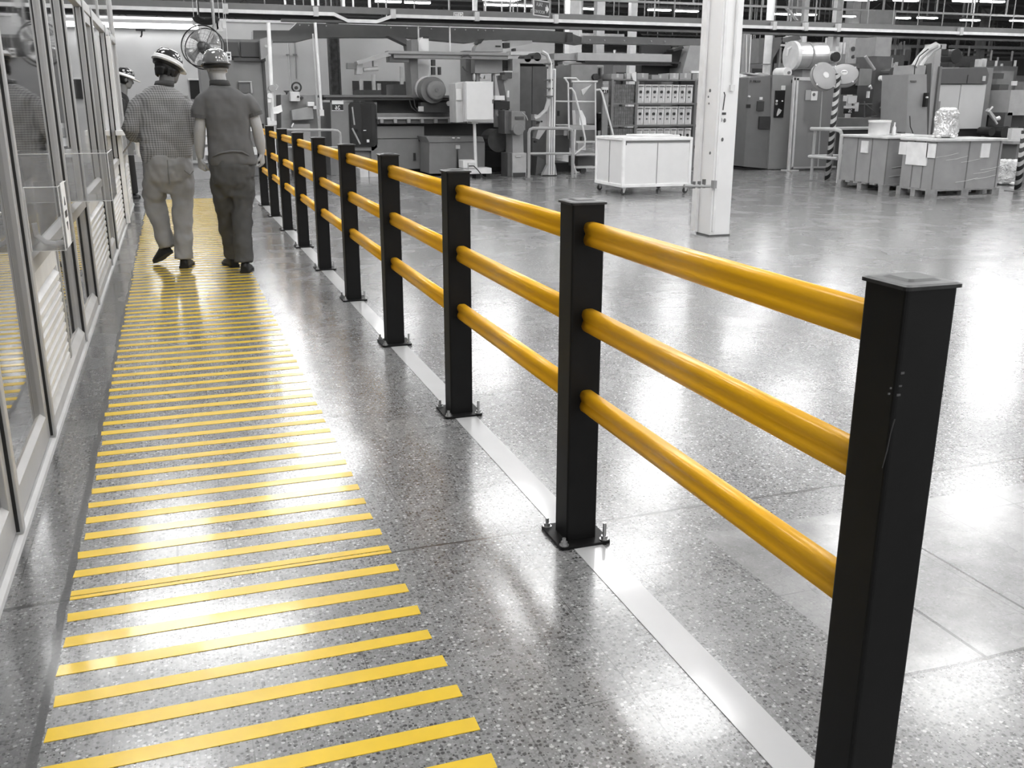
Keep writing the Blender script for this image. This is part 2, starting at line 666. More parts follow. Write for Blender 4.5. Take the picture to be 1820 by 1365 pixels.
# ------------------------------------------------------------------ walkway stripes, floor tape
STRIPE = M((236, 198, 36), .32, var=.05, scale=14, coat=.3)
r2 = random.Random(3)
for k in range(99):
    yc = 1.688 + 0.13685 * k
    m = MB()
    j = lambda a: r2.uniform(-a, a)
    x0, x1, hw = -0.391 + j(.008) - 0.0022 * min(yc, 9), 0.543 + j(.004), 0.0245 + j(.0015)
    if k == 8:                                   # the stripe over the floor joint is split along its length
        m.box(x0, x1, yc - hw - .004, yc - .012, 0, .0016)
        m.box(x0, x1, yc - .006, yc + hw, 0, .0016)
    else:
        a, c = j(.003), j(.003)
        m.loft([[(x0, yc - hw + a, z), (x1, yc - hw + c, z), (x1 + j(.003), yc + hw + c, z), (x0 + j(.004), yc + hw + a, z)] for z in (0, .0016)])
    o = m.build('floor_stripe', STRIPE, None, (0.07, yc, 0))
    tag(o, ('yellow floor stripe split lengthwise by a joint, ' if k == 8 else 'yellow floor stripe, ') + ordw(k + 1) + ' from the near end of the walkway', 'floor marking', 'yellow stripes across the walkway')

tag(MB().box(1.107, 1.207, 0.4, 15.4, 0, .0022).build('floor_tape', M(188, .3, var=.03, coat=.4), None, (1.157, 0.4, 0)),
    'long light grey tape strip on the floor under the black barrier posts', 'floor tape')

# ------------------------------------------------------------------ safety barrier
BLACK = M(19, .5, var=.15, scale=12, spec=.22)
BLACKCAP = M(40, .4, var=.6, scale=30, spec=.4)
ZINC = M(190, .3, .8)
RAILM = M((255, 190, 20), .36, var=.03, spec=.5, coat=.15)
FX0, FY0, FS, PW, PH = 1.0980, 1.2262, 1.40027, 0.1041, 1.1
barrier = thing('safety_barrier', 'long black post barrier with three yellow rails beside the striped walkway', 'barrier', (FX0 + PW / 2, FY0, 0))
cx, cyy = FX0 + PW / 2, FY0 + PW / 2


def rounded_sq(x0, x1, y0, y1, r):
    pts = []
    for cx_, cy_, a0 in ((x1 - r, y1 - r, 0), (x0 + r, y1 - r, 90), (x0 + r, y0 + r, 180), (x1 - r, y0 + r, 270)):
        for i in range(4):
            a = math.radians(a0 + 30 * i)
            pts.append((cx_ + r * math.cos(a), cy_ + r * math.sin(a)))
    return pts


def make_post():
    m = MB()
    sq = rounded_sq(FX0, FX0 + PW, FY0, FY0 + PW, .007)
    m.prism(sq, 'z', 0.008, PH - .004)
    p = m.build('post', BLACK, barrier, (cx, FY0, 0))
    e = .006
    c = MB()
    for k, (ee, z) in enumerate(((0, 0), (.0, .006), (-.006, .0085), (-.022, .0095), (-.03, .013))):
        ring = rounded_sq(FX0 - e - ee, FX0 + PW + e + ee, FY0 - e - ee, FY0 + PW + e + ee, .009)
        c.v += [Vector((x, y, PH - .006 + z)) for x, y in ring]
        if k:
            n_ = len(ring)
            o = (k - 1) * n_
            c.f += [[o + i, o + (i + 1) % n_, o + n_ + (i + 1) % n_, o + n_ + i] for i in range(n_)]
    n_ = 16
    c.f.append(list(range(4 * n_, 5 * n_)))
    c.f.append(list(range(n_ - 1, -1, -1)))
    c.build('cap', BLACKCAP, p)
    b = MB()
    b.prism(rounded_sq(cx - .088, cx + .088, FY0 - .042, FY0 + PW + .042, .012), 'z', 0.0022, .011)
    b.build('base_plate', BLACK, p)
    for sx, sy, h in ((-1, -1, .022), (1, -1, .055), (-1, 1, .028), (1, 1, .035)):
        x, y = cx + sx * .071, cyy + sy * .076
        a = MB()
        a.lathe([(.016, .011), (.016, .014), (.011, .014), (.011, .024), (.006, .024), (.006, .014 + h)], (x, y, 0), n=12)
        a.build('anchor_bolt', ZINC, p)
    return p


post0 = make_post()
bare = list(post0.children)
for k in range(1, 10):
    c = post0.copy()
    COL.objects.link(c)
    c.location.y += FS * k
    for ch in bare:
        q = ch.copy()
        COL.objects.link(q)
        q.parent = c
        q.matrix_parent_inverse = ch.matrix_parent_inverse.copy()


# scuffs and a scratch on the post nearest the camera
SCUFF = M(88, .7)
for px, py, w_, h_ in ((1604, 663, .007, .004), (1600, 686, .006, .003), (1597, 702, .007, .004), (1583, 690, .003, .003), (1580, 700, .004, .003)):
    q = at(px, py, FY0)
    MB().box(q.x - w_ / 2, q.x + w_ / 2, FY0 - .0008, FY0 + .001, q.z - h_ / 2, q.z + h_ / 2).build('scuff', SCUFF, post0)
pts = [at(px, py, FY0 - .0002) for px, py in ((1590, 745), (1583, 770), (1577, 800), (1568, 832))]
MB().tube(pts, [.0016, .001, .0012, .0008], 5).build('scratch', M(58, .7), post0)


def rail_ring(y, zc):
    pts = []
    for i in range(32):
        a = 2 * PI * i / 32
        ca, sa = math.cos(a), math.sin(a)
        z = .036 * math.copysign(abs(sa) ** .75, sa)
        x = .0245 * math.copysign(abs(ca) ** .55, ca)
        x *= 1 - .30 * math.exp(-(z / .0105) ** 2)
        pts.append((cx + .006 + x, y, zc + z))
    return pts


for zc in (1.008, 0.745, 0.486):
    r0 = MB().loft([rail_ring(FY0 + PW - .02, zc), rail_ring(FY0 + FS + .02, zc)]).build('rail', RAILM, barrier, (cx, FY0, zc), smooth=True, label='yellow moulded rail')
    for k in range(1, 9):
        c = r0.copy()
        COL.objects.link(c)
        c.location.y += FS * k

# ------------------------------------------------------------------ glazed aluminium partition on the left
ALU = M(190, .38, .25, var=.04)
ALUD = M(162, .42, .2, var=.05)
GASK = M(30, .6)
PX = -0.59
PHT = 2.2


def bay(y0, y1, kind, label, cat='partition'):
    r = thing('glazed_door' if kind == 'door' else 'partition_panel', label, 'door' if kind == 'door' else cat, (PX - .03, (y0 + y1) / 2, 0))
    xi, xo = PX - .06, PX
    mpost = MB()
    mpost.box(xi, xo + .012, y0, y0 + .045, 0.02, PHT)
    mpost.build('frame_post', ALU, r, bevel=.003)
    m2 = MB()
    m2.box(xo - .012, xo + .002, y0 - .004, y0 - .0005, 0.03, PHT - .01).box(xi + .004, xo - .02, y0 + .0455, y0 + .06, 0.02, PHT - .086)
    m2.build('gasket', GASK, r)
    rl = MB().box(xi, xo, y0 + .045, y1, PHT - .085, PHT)
    rl.build('top_rail', ALU, r, bevel=.004)
    if kind == 'open':
        return r
    y0 = y0 + .06
    if kind == 'door':
        f = MB()
        f.box(xi + .01, xo - .008, y0, y0 + .06, .03, PHT - .09)
        f.box(xi + .01, xo - .008, y1 - .065, y1 - .005, .03, PHT - .09)
        f.box(xi + .01, xo - .008, y0 + .06, y1 - .065, PHT - .17, PHT - .09)
        f.build('door_frame', ALU, r, bevel=.003)
        k = MB()
        k.prism([(xi + .01, .03), (xo - .008, .03), (xo - .008, .13), (xo - .03, .15), (xi + .01, .15)], 'y', y0 + .06, y1 - .065)
        k.build('bottom_rail', ALU, r)
        MB().box(xi + .026, xi + .032, y0 + .06, y1 - .065, .14, PHT - .17).build('glass_pane', GLASS, r)
        if y0 < 4.5:
            h = MB()
            h.box(xo - .008, xo + .006, y0 + .01, y0 + .06, .93, 1.10)
            h.tube([(xo, y0 + .035, 1.04), (xo + .045, y0 + .035, 1.04), (xo + .045, y0 + .15, 1.04)], .009, 8)
            h.build('handle', M(150, .3, .7), r)
        return r
    # bay with a middle rail
    k = MB()
    k.prism([(xi, .70), (xo, .70), (xo, .755), (xo - .025, .775), (xi, .775)], 'y', y0, y1)
    k.build('middle_rail', ALU, r)
    k = MB()
    k.prism([(xi, .02), (xo, .02), (xo, .075), (xo - .03, .11), (xi, .11)], 'y', y0, y1)
    k.build('bottom_rail', M(205, .4, .2), r)
    f = MB()
    f.box(xi + .01, xo - .01, y0, y0 + .03, .775, PHT - .085)
    f.box(xi + .01, xo - .01, y1 - .04, y1, .775, PHT - .085)
    f.build('sash', ALU, r, bevel=.003)
    MB().box(xi + .026, xi + .032, y0 + .03, y1 - .04, .775, PHT - .085).build('glass_pane', GLASS, r)
    ys = y1
    if kind == 'split':
        ys = y0 + (y1 - y0) * .56
        MB().box(xi + .005, xo - .004, ys, ys + .05, .11, .70).build('mullion', ALUD, r)
        MB().box(xi + .022, xi + .028, ys + .05, y1 - .03, .11, .70).build('lower_pane', GLASS, r)
    if kind == 'pane':
        MB().box(xi + .022, xi + .028, y0, y1, .11, .70).build('lower_pane', GLASS, r)
    else:
        lv = MB()
        a, b = y0 + .04, ys - .03
        lv.box(xi + .008, xo - .012, y0, a, .11, .70).box(xi + .008, xo - .012, b, ys, .11, .70)
        lv.prism([(xo - .035, .62), (xo - .014, .60), (xo - .012, .605), (xo - .014, .695), (xo - .035, .70)], 'y', a, b)
        z = .555
        while z > .12:
            lv.prism([(xo - .05, z + .038), (xo - .004, z + .010), (xo - .004, z - .016), (xo - .010, z - .016), (xo - .05, z + .024)], 'y', a, b)
            z -= .052
        lv = lv.build('louvre_panel', M(222, .42), r)
        MB().box(xi + .010, xi + .014, a, b, .11, .62).build('backing', M(70, .7), lv)  # dark tone stands in for the shade between the slats
    return r


bay(1.15, 2.23, 'door', 'glazed aluminium door at the very front of the partition, mostly cut off')
bay(2.23, 3.24, 'door', 'glazed aluminium door before the one beside the louvre panel')
bay(3.24, 4.24, 'door', 'full height glazed door reflecting the yellow stripes, just before the louvre panel')
bay(4.24, 6.02, 'split', 'glazed partition panel with large white louvre behind the clear leaflet holder')
bay(6.02, 7.15, 'pane', 'glazed partition panel with clear lower pane and no louvre')
bay(7.15, 8.92, 'louvre', 'glazed partition panel with louvre under the long clear tray')
bay(8.92, 9.92, 'door', 'narrow glazed door between two louvre panels further along the partition')
bay(9.92, 12.05, 'louvre', 'glazed partition panel with louvre just before the dark open doorway')
bay(12.05, 13.02, 'open', 'dark open doorway frame in the glazed partition', 'doorway')
bay(13.02, 14.5, 'louvre', 'last glazed partition panel with louvre at the far end')
tag(MB().box(PX - .06, PX, 14.5, 14.56, 0, 2.95).build('end_post', ALU, None, (PX, 14.53, 0), .004), 'tall aluminium end post closing the glazed partition', 'post')
struct('baseboard_left', 'pale sill strip along the foot of the glazed partition', MB().prism([(PX - .06, 0), (PX + .016, 0), (PX + .012, .012), (PX - .002, .02), (PX - .06, .02)], 'y', .8, 14.56), M(196, .4), 'sill')
# white door leaf standing open into the walkway
r = thing('open_door_leaf', 'white edged door leaf standing open beside the dark doorway', 'door', (PX + .02, 12.06, 0))
MB().box(PX + .005, PX + .045, 12.02, 12.12, .03, 2.08).build('door_edge', M(240, .4), r)
MB().box(PX - .75, PX - .06, 12.6, 12.64, 0.0, 2.1).build('doorway_shade', M(24, .8), r)  # added dark sheet standing in for the shade inside the open doorway
# clear sheets above the top rail
r = thing('clear_upper_screen', 'clear plastic screen standing on top of the far partition panels', 'screen', (PX - .03, 11.5, PHT))
for a, b in ((9.1, 11.7), (11.72, 14.5)):
    MB().box(PX - .04, PX - .032, a, b, PHT, 2.95).build('sheet', ACRYL, r)
MB().box(PX - .05, PX - .02, 11.68, 11.74, PHT, 2.95).box(PX - .05, PX - .02, 9.08, 9.13, PHT, 2.95).build('frame_post', ALU, r)


def holder(name, label, cat, y0, y1, z0, z1, dep, extra=None):
    r = thing(name, label, cat, (PX + dep / 2, (y0 + y1) / 2, z0))
    t = .006
    m = MB()
    m.box(PX, PX + dep, y0, y1, z0, z0 + t).box(PX + .001, PX + t, y0, y1, z0 + t, z1)
    m.box(PX + dep - t, PX + dep, y0, y1, z0 + t, z1 - .02)
    m.box(PX + t, PX + dep - t, y0, y0 + t, z0 + t, z1 - .02).box(PX + t, PX + dep - t, y1 - t, y1, z0 + t, z1 - .02)
    m.build('clear_box', ACRYL, r)
    m = MB()
    a, b = PX + .004, PX + dep - .004
    m.tube([(a, y0, z1 - .02), (a, y0, z0), (b, y0, z0), (b, y0, z1 - .02), (a, y0, z1 - .02)], .0028, 5)
    m.tube([(b, y0, z0), (b, y1, z0), (b, y1, z1 - .02), (b, y0, z1 - .02)], .0028, 5)
    m.build('edge', M(235, .3), r)  # pale rods painted in for the bright edges of the clear sheet
    return r


h = holder('leaflet_holder', 'clear acrylic holder with white label on the partition, nearest the camera', 'holder', 4.36, 4.68, .79, 1.07, .135)
lb = MB().box(PX + .136, PX + .138, 4.40, 4.56, .795, 1.06).build('label', M(246, .5), h)
k = MB()
for a, z0_, z1_ in ((4.455, .965, 1.0), (4.455, .86, .895)):
    k.prism([(a, z0_), (a + .05, z0_), (a + .025, z1_)] if z0_ > .9 else [(a, z1_), (a + .05, z1_), (a + .025, z0_)], 'x', PX + .1381, PX + .1395)
k.box(PX + .1381, PX + .1395, 4.44, 4.52, .915, .942)
k.build('label_mark', M(45), lb)
d_ = MB()
d_.tube([(PX + .018, 4.42, .90), (PX + .022, 4.42, .85), (PX + .05, 4.42, .82), (PX + .09, 4.43, .81), (PX + .12, 4.44, .815)], .014, 8, flat=.4)
d_.build('dial_scale', M(222, .4), h)
holder('leaflet_tray', 'long clear acrylic tray on the partition beyond the labelled holder', 'holder', 6.10, 6.55, .83, 1.12, .235)
holder('leaflet_bin', 'small clear acrylic bin on the last partition panel', 'holder', 13.25, 14.1, .74, 1.08, .16)

# ------------------------------------------------------------------ white column
r = thing('column', 'white steel column standing in the hall beyond the barrier', 'column', (5.5, 9.2, 0), kind='structure')
WHITE = M(240, .42, var=.03, scale=3)
MB().prism([(5.376, 9.05), (5.62, 9.05), (5.62, 9.32), (5.376, 9.32)], 'z', .012, 6.4).build('shaft', WHITE, r, bevel=.006)
MB().box(5.34, 5.372, 9.30, 9.40, .03, 6.4).build('web_plate', M(232, .45), r)
MB().box(5.40, 5.43, 9.036, 9.05, .05, 6.4).build('face_strip', M(236, .45), r)
c = MB()
c.cyl((5.53, 9.035, 1.55), (5.53, 9.035, 6.4), .013, n=10)
c.build('conduit', M(225, .4), r)
MB().box(5.505, 5.555, 9.015, 9.05, 1.50, 1.56).build('conduit_box', M(222, .4), r)
p = at(1286, 178, 9.03)
MB().tube([(p.x, 9.03, p.z + .08), (p.x + .012, 9.028, p.z + .05), (p.x, 9.03, p.z - .10)], .006, 6).build('hook', M(60), r)
p = at(1287, 202, 9.03)
MB().box(p.x - .032, p.x + .032, 9.044, 9.051, p.z - .012, p.z + .012).build('tag_plate', M(70), r)
ch = MB()
for px, py, s in ((1281, 213, .02), (1288, 214, .016), (1284, 248, .015), (1262, 272, .012), (1262, 161, .013), (1259, 172, .009), (1260, 184, .008)):
    p = at(px, py, 9.046)
    ch.ball(p, s, .006, s * 1.4, 8)
ch.build('chipped_paint', M(110, .8), r)
bt = MB()
bt.box(5.37, 5.626, 9.044, 9.052, .0, .016).box(5.37, 5.376, 9.05, 9.32, 0, .016)
bt.build('foot', M(90, .8), r)
r = thing('pipe_bracket', 'small pipe stub with clamps on the foot of the white column', 'bracket', (5.36, 8.98, .35))
p0, p1 = at(1216, 330, 8.98), at(1262, 331, 8.98)
MB().tube([p0, p1], .018, 10).build('pipe', M(165, .5), r)
q = at(1240, 331, 8.98)
for dx in (-.045, .02, .075):
    MB().cyl((q.x + dx, 8.985, q.z - .02), (q.x + dx, 8.985, q.z + (.07 if dx > .06 else .05)), .019, n=10).build('clamp', M(110 if dx > -.05 else 130, .5, .3), r)
MB().box(5.365, 5.40, 9.0, 9.06, q.z - .03, q.z + .05).build('bracket_plate', M(150), r)


# ------------------------------------------------------------------ people
def ering(c, hw, hd, n=28, p=2.4, tx=0.0, ty=0.0):
    """flattened oval ring round c, tilted: z rises tx per unit x and ty per unit y"""
    out = []
    for i in range(n):
        a = 2 * PI * i / n
        ca, sa = math.cos(a), math.sin(a)
        x = hw * math.copysign(abs(ca) ** (2 / p), ca)
        y = hd * math.copysign(abs(sa) ** (2 / p), sa)
        out.append((c[0] + x, c[1] + y, c[2] + x * tx + y * ty))
    return out


def check_cloth():
    """small woven check"""
    m = M(150, .85, var=.06, scale=9, spec=.2).copy()
    m.name = 'checked_shirt_cloth'
    nt = m.node_tree
    L = nt.links.new
    b = nt.nodes['Principled BSDF']
    src = b.inputs['Base Color'].links[0].from_socket
    tc = nt.nodes.new('ShaderNodeTexCoord')
    sp = nt.nodes.new('ShaderNodeSeparateXYZ')
    L(tc.outputs['Object'], sp.inputs[0])

    def stripe(sock, off=None):
        a = nt.nodes.new('ShaderNodeMath')
        a.operation = 'ADD'
        L(sock, a.inputs[0])
        if off is not None:
            o = nt.nodes.new('ShaderNodeMath')
            o.operation = 'MULTIPLY'
            o.inputs[1].default_value = 0.6
            L(off, o.inputs[0])
            L(o.outputs[0], a.inputs[1])
        else:
            a.inputs[1].default_value = 0
        d = nt.nodes.new('ShaderNodeMath')
        d.operation = 'DIVIDE'
        d.inputs[1].default_value = .0185
        L(a.outputs[0], d.inputs[0])
        f = nt.nodes.new('ShaderNodeMath')
        f.operation = 'FRACT'
        L(d.outputs[0], f.inputs[0])
        g = nt.nodes.new('ShaderNodeMath')
        g.operation = 'LESS_THAN'
        g.inputs[1].default_value = .42
        L(f.outputs[0], g.inputs[0])
        return g.outputs[0]
    a, c = stripe(sp.outputs[0], sp.outputs[1]), stripe(sp.outputs[2])
    s = nt.nodes.new('ShaderNodeMath')
    s.operation = 'ADD'
    L(a, s.inputs[0])
    L(c, s.inputs[1])
    r = nt.nodes.new('ShaderNodeMapRange')
    r.inputs[1].default_value, r.inputs[2].default_value = 0, 2
    r.inputs[3].default_value, r.inputs[4].default_value = 1.22, .46
    L(s.outputs[0], r.inputs[0])
    mx = nt.nodes.new('ShaderNodeMix')
    mx.data_type = 'RGBA'
    mx.blend_type = 'MULTIPLY'
    mx.inputs[0].default_value = 1
    L(src, mx.inputs[6])
    L(r.outputs[0], mx.inputs[7])
    L(mx.outputs[2], b.inputs['Base Color'])
    return m


def wrinkle(o, strength=.012, scale=.09, seed=0):
    t = bpy.data.textures.new('folds', 'CLOUDS')
    t.noise_scale = scale
    t.noise_depth = 1
    d = o.modifiers.new('folds', 'DISPLACE')
    d.texture = t
    d.strength = strength
    d.mid_level = .5
    d.texture_coords = 'LOCAL'
    return o


def head_geo(m, mat4):
    """skull, jaw, nose, ears, brow, lips; face looks along +y"""
    s = len(m.v)
    R = [(-.118, .022, .058, .022), (-.112, .036, .052, .034), (-.09, .052, .034, .060), (-.055, .063, .014, .084), (-.02, .070, .004, .094), (.02, .075, 0, .098),
         (.055, .075, -.004, .098), (.085, .067, -.006, .088), (.108, .048, -.008, .064), (.120, .020, -.008, .028)]
    m.loft([ering((0, cy_, z), hw, hd, 20, 2.2) for z, hw, cy_, hd in R])
    m.tube([(0, .090, .022), (0, .106, -.005), (0, .116, -.026), (0, .098, -.036)], [.008, .011, .015, .008], 8)
    for sx in (-1, 1):
        m.ball((sx * .077, -.006, -.008), .009, .020, .032, 10)
        m.ball((sx * .012, .102, -.030), .010, .010, .008, 8)
        m.ball((sx * .030, .086, .016), .013, .010, .009, 8)
        m.tube([(sx * .012, .096, .034), (sx * .030, .095, .038), (sx * .050, .082, .034)], .008, 6)
    m.tube([(-.024, .086, -.060), (0, .100, -.060), (.024, .086, -.060)], [.006, .009, .006], 6)
    m.tube([(-.022, .082, -.070), (0, .096, -.071), (.022, .082, -.070)], [.005, .008, .005], 6)
    m.xf(mat4, s)


def hand_geo(m, wrist, direc, palmn, side, curl=.6, s=1.0):
    """palm plus five separate fingers; direc points from the wrist to the knuckles, palmn out of the palm, side -1/+1 puts the thumb"""
    d = Vector(direc).normalized()
    nrm = Vector(palmn)
    nrm = (nrm - d * nrm.dot(d)).normalized()
    sd = d.cross(nrm) * side
    w = Vector(wrist)
    m.loft([[w + d * t + sd * (hw * math.cos(a)) + nrm * (hd * math.sin(a)) for a in [2 * PI * i / 12 for i in range(12)]]
            for t, hw, hd in ((-.01, .028, .021), (.03, .036, .018), (.07, .042, .016), (.092, .040, .013))])
    for i, (off, ln) in enumerate(((.030, .070), (.010, .080), (-.011, .074), (-.031, .058))):
        ln *= s
        p = w + d * .085 + sd * off
        pts, a = [p - d * .02, p], 0.0
        for seg in (.45, .32, .26):
            a += curl * (.9 if seg > .4 else 1.1)
            p = p + (d * math.cos(a) + nrm * math.sin(a)) * ln * seg
            pts.append(p)
        m.tube(pts, [.0095, .0095, .009, .0082, .0066], 8)
    p = w + d * .028 + sd * .030
    t1 = p + (sd * .62 + d * .62 + nrm * .35).normalized() * .040
    t2 = t1 + (d * .85 + nrm * .5 - sd * .05).normalized() * .032
    t3 = t2 + (d * .8 + nrm * .6 - sd * .25).normalized() * .024
    m.tube([p - d * .01, p, t1, t2, t3], [.014, .0135, .0115, .010, .0075], 8)


def shoe_geo(toe, heel, lift=0.0, w=.047):
    """toe and heel points on the sole line"""
    toe, heel = Vector(toe), Vector(heel)
    ax = toe - heel
    L_ = ax.length
    ax.normalize()
    sdv = ax.cross(Vector((0, 0, 1))).normalized()
    upv = sdv.cross(ax)
    m = MB()
    rings = []
    for t, hw, h in ((-.02, .026, .05), (.02, .036, .085), (.12, .039, .105), (.30, .040, .098), (.48, .043, .075), (.65, .048, .056), (.82, .046, .046), (.95, .034, .038), (1.0, .018, .026)):
        c = heel + ax * (L_ * t)
        ring = []
        for i in range(16):
            a = 2 * PI * i / 16
            x, z = math.cos(a), math.sin(a)
            ring.append(c + sdv * (hw * math.copysign(abs(x) ** .7, x)) + upv * (h * (max(z, 0) ** .9) - (0.0 if z > 0 else .0)))
        rings.append(ring)
    m.loft(rings)
    so = MB()
    rings = []
    for t, hw in ((-.03, .028), (.03, .041), (.25, .041), (.45, .043), (.66, .052), (.85, .049), (1.0, .026), (1.02, .014)):
        c = heel + ax * (L_ * t)
        rings.append([c + sdv * hw + upv * .016, c - sdv * hw + upv * .016, c - sdv * hw - upv * .006, c + sdv * hw - upv * .006])
    so.loft(rings)
    return m, so


SKIN_L = M(176, .5, var=.05, scale=20, spec=.4)
SKIN_D = M(120, .5, var=.05, scale=20, spec=.4)
HAIR = M(20, .5, var=.4, scale=60, spec=.4)
SHOE = M(26, .45, var=.2, scale=30, spec=.4)
SOLE = M(18, .7)


def rotm(loc, yaw=0, nod=0, roll=0):
    return Matrix.Translation(loc) @ Matrix.Rotation(yaw, 4, 'Z') @ Matrix.Rotation(roll, 4, 'Y') @ Matrix.Rotation(nod, 4, 'X')


def hard_hat(parent, M4, domev, brimv, rx=.112, ry=.135, h=.118, visor=.075, bandv=None, gloss=.15, stripe=0):
    """round shell with ridge, rim and peak; the peak points along +y of M4"""
    d = MB()
    rings = []
    for i in range(9):
        t = PI / 2 * i / 8
        k = max(math.cos(t) ** .8, .03)
        rings.append(ering((0, -.004, .02 + h * math.sin(t)), rx * k, ry * k, 28, 2.1))
    d.loft([ering((0, -.004, .0), rx * 1.02, ry * 1.02, 28, 2.1)] + rings)
    d.tube([(0, -.115, .03 + h * .25), (0, -.09, .02 + h * .72), (0, 0, .016 + h), (0, .09, .02 + h * .72), (0, .115, .03 + h * .25)], [.006, .012, .014, .012, .006], 8)
    d.xf(M4)
    hat = d.build('hard_hat', M(domev, gloss, spec=.8, coat=.8), parent, smooth=True)
    b = MB()
    ring = []
    for i in range(32):
        a = 2 * PI * i / 32
        f = 1 + (visor / ry) * max(math.sin(a), 0) ** 2.5
        ring.append(((rx + .012) * math.cos(a) * (1 + .05 * max(math.sin(a), 0)), -.004 + (ry + .012) * math.sin(a) * f, -.012 * max(math.sin(a), 0) ** 2))
    inner = [(.93 * x if abs(x) > .0 else 0, -.004 + .9 * min(y + .004, ry), z) for x, y, z in ring]
    top = [(x, y, z + .011) for x, y, z in ring]
    itop = [(x, y, z + .016) for x, y, z in inner]
    b.loft([inner, ring, top, itop], closed=True)
    b.xf(M4)
    b.build('brim', M(brimv, .25, spec=.7), hat, smooth=True)
    if stripe:
        k = MB()
        k.loft([ering((0, -.004, z), rx * q, ry * q, 28, 2.1) for z, q in ((-.006, 1.035), (.004, 1.045), (.030, 1.035), (.036, 1.01))])
        k.xf(M4)
        k.build('stripe', M(brimv, .25, spec=.7), hat, smooth=True)
    if bandv is not None:
        k = MB()
        k.loft([ering((0, -.004, z), rx * q, ry * q, 28, 2.1) for z, q in ((-.03, .93), (-.008, .98), (.004, 1.0))])
        k.xf(M4)
        k.build('headband', M(bandv, .4), hat, smooth=True)
    return hat


# ---- man in the checked shirt
P1 = thing('person', 'person in checked shirt and light trousers wearing dark hard hat with white brim, walking away', 'person', (-.05, 8.8, 0))
Y0 = 8.80
HM = rotm((.035, Y0 + .05, 1.665), yaw=-.75, nod=-.30)
m = MB()
head_geo(m, HM)
m.tube([(-.01, Y0 - .005, 1.46), (.0, Y0 + .01, 1.54), (.018, Y0 + .035, 1.62)], [.058, .058, .058], 14)
m.loft([ering((-.045, Y0, z), hw, hd) for z, hw, hd in ((.86, .14, .085), (1.05, .145, .09), (1.3, .155, .085), (1.41, .13, .07), (1.48, .055, .05))])
m.tube([(-.20, Y0, 1.42), (-.285, Y0 - .01, 1.28), (-.318, Y0 - .01, 1.16), (-.27, Y0 + .12, 1.09), (-.20, Y0 + .24, 1.07)], [.05, .05, .042, .040, .029], 12)
m.tube([(.12, Y0, 1.42), (.172, Y0 - .01, 1.28), (.185, Y0 - .01, 1.16), (.16, Y0 + .12, 1.07), (.10, Y0 + .24, 1.05)], [.05, .05, .042, .040, .029], 12)
hand_geo(m, (-.195, Y0 + .25, 1.07), (.55, .85, .0), (.5, -.4, -.6), 1, .5)
hand_geo(m, (.095, Y0 + .25, 1.05), (-.6, .8, .0), (-.5, -.4, -.6), -1, .5)
m.tube([(-.13, Y0, .92), (-.19, Y0 + .10, .56), (-.135, Y0 + .06, .16)], [.07, .05, .035], 12)
m.tube([(.05, Y0, .92), (.035, Y0 - .02, .50), (.005, Y0 - .08, .09)], [.07, .05, .035], 12)
m.build('body', SKIN_D, P1, smooth=True, remesh=.0065, sm=3)
s = MB()
s.loft([ering((-.048, Y0, z), hw, hd, 32, 2.6, tx, 0) for z, hw, hd, tx in
        ((.905, .200, .135, .12), (.93, .207, .140, .12), (1.02, .212, .142, .08), (1.14, .206, .136, 0), (1.26, .204, .130, 0), (1.36, .203, .122, 0), (1.42, .192, .112, 0), (1.465, .150, .095, 0), (1.495, .10, .078, 0), (1.515, .075, .07, 0))])
s.tube([(-.17, Y0, 1.40), (-.245, Y0 - .005, 1.33), (-.285, Y0 - .015, 1.24), (-.315, Y0 - .02, 1.17), (-.30, Y0 + .03, 1.125), (-.272, Y0 + .12, 1.105)], [.078, .082, .076, .070, .066, .055], 16)
s.tube([(.085, Y0, 1.40), (.140, Y0 - .005, 1.33), (.172, Y0 - .015, 1.24), (.188, Y0 - .02, 1.15), (.178, Y0 + .04, 1.10), (.16, Y0 + .12, 1.08)], [.076, .078, .072, .066, .062, .055], 16)
CHK = check_cloth()
sh = wrinkle(s.build('shirt', CHK, P1, smooth=True, remesh=.011, sm=6), .022, .09)
c = MB()
c.loft([ering((-.022, Y0 + .008, 1.505), .082, .080, 24, 2, .0, -.12), ering((-.012, Y0 + .010, 1.545), .075, .074, 24, 2, -.0, -.12), ering((-.012, Y0 + .010, 1.538), .066, .064, 24, 2, 0, -.12), ering((-.022, Y0 + .008, 1.500), .070, .070, 24, 2, 0, -.12)], closed=True)
c.build('collar', M(70, .8), sh, smooth=True)
t = MB()
t.loft([ering((-.048, Y0 - .005, z), hw, hd, 28, 2.5) for z, hw, hd in ((.64, .085, .05), (.69, .135, .085), (.74, .172, .118), (.80, .194, .138), (.88, .200, .146), (.96, .190, .134))])
t.tube([(-.140, Y0, .84), (-.160, Y0 + .04, .72), (-.185, Y0 + .095, .60), (-.188, Y0 + .105, .55), (-.170, Y0 + .09, .44), (-.150, Y0 + .075, .32), (-.128, Y0 + .06, .22), (-.118, Y0 + .05, .165)],
       [.108, .108, .100, .094, .086, .078, .074, .070], 18)
t.tube([(.048, Y0, .84), (.046, Y0 + .01, .70), (.040, Y0 + .01, .56), (.030, Y0 - .01, .44), (.018, Y0 - .04, .28), (.010, Y0 - .065, .15), (.008, Y0 - .075, .075)],
       [.106, .104, .094, .086, .080, .080, .083], 18)
KH = M(150, .8, var=.07, scale=7, spec=.2)
tr = wrinkle(t.build('trousers', KH, P1, smooth=True, remesh=.011, sm=4), .030, .085)
for pts in (((.075, Y0 - .145, .83), (.12, Y0 - .135, .79), (.148, Y0 - .10, .82)), ((-.05, Y0 - .153, .92), (-.052, Y0 - .150, .80), (-.052, Y0 - .12, .72))):
    MB().tube(pts, .004, 6).build('seam', M(120, .8), tr)
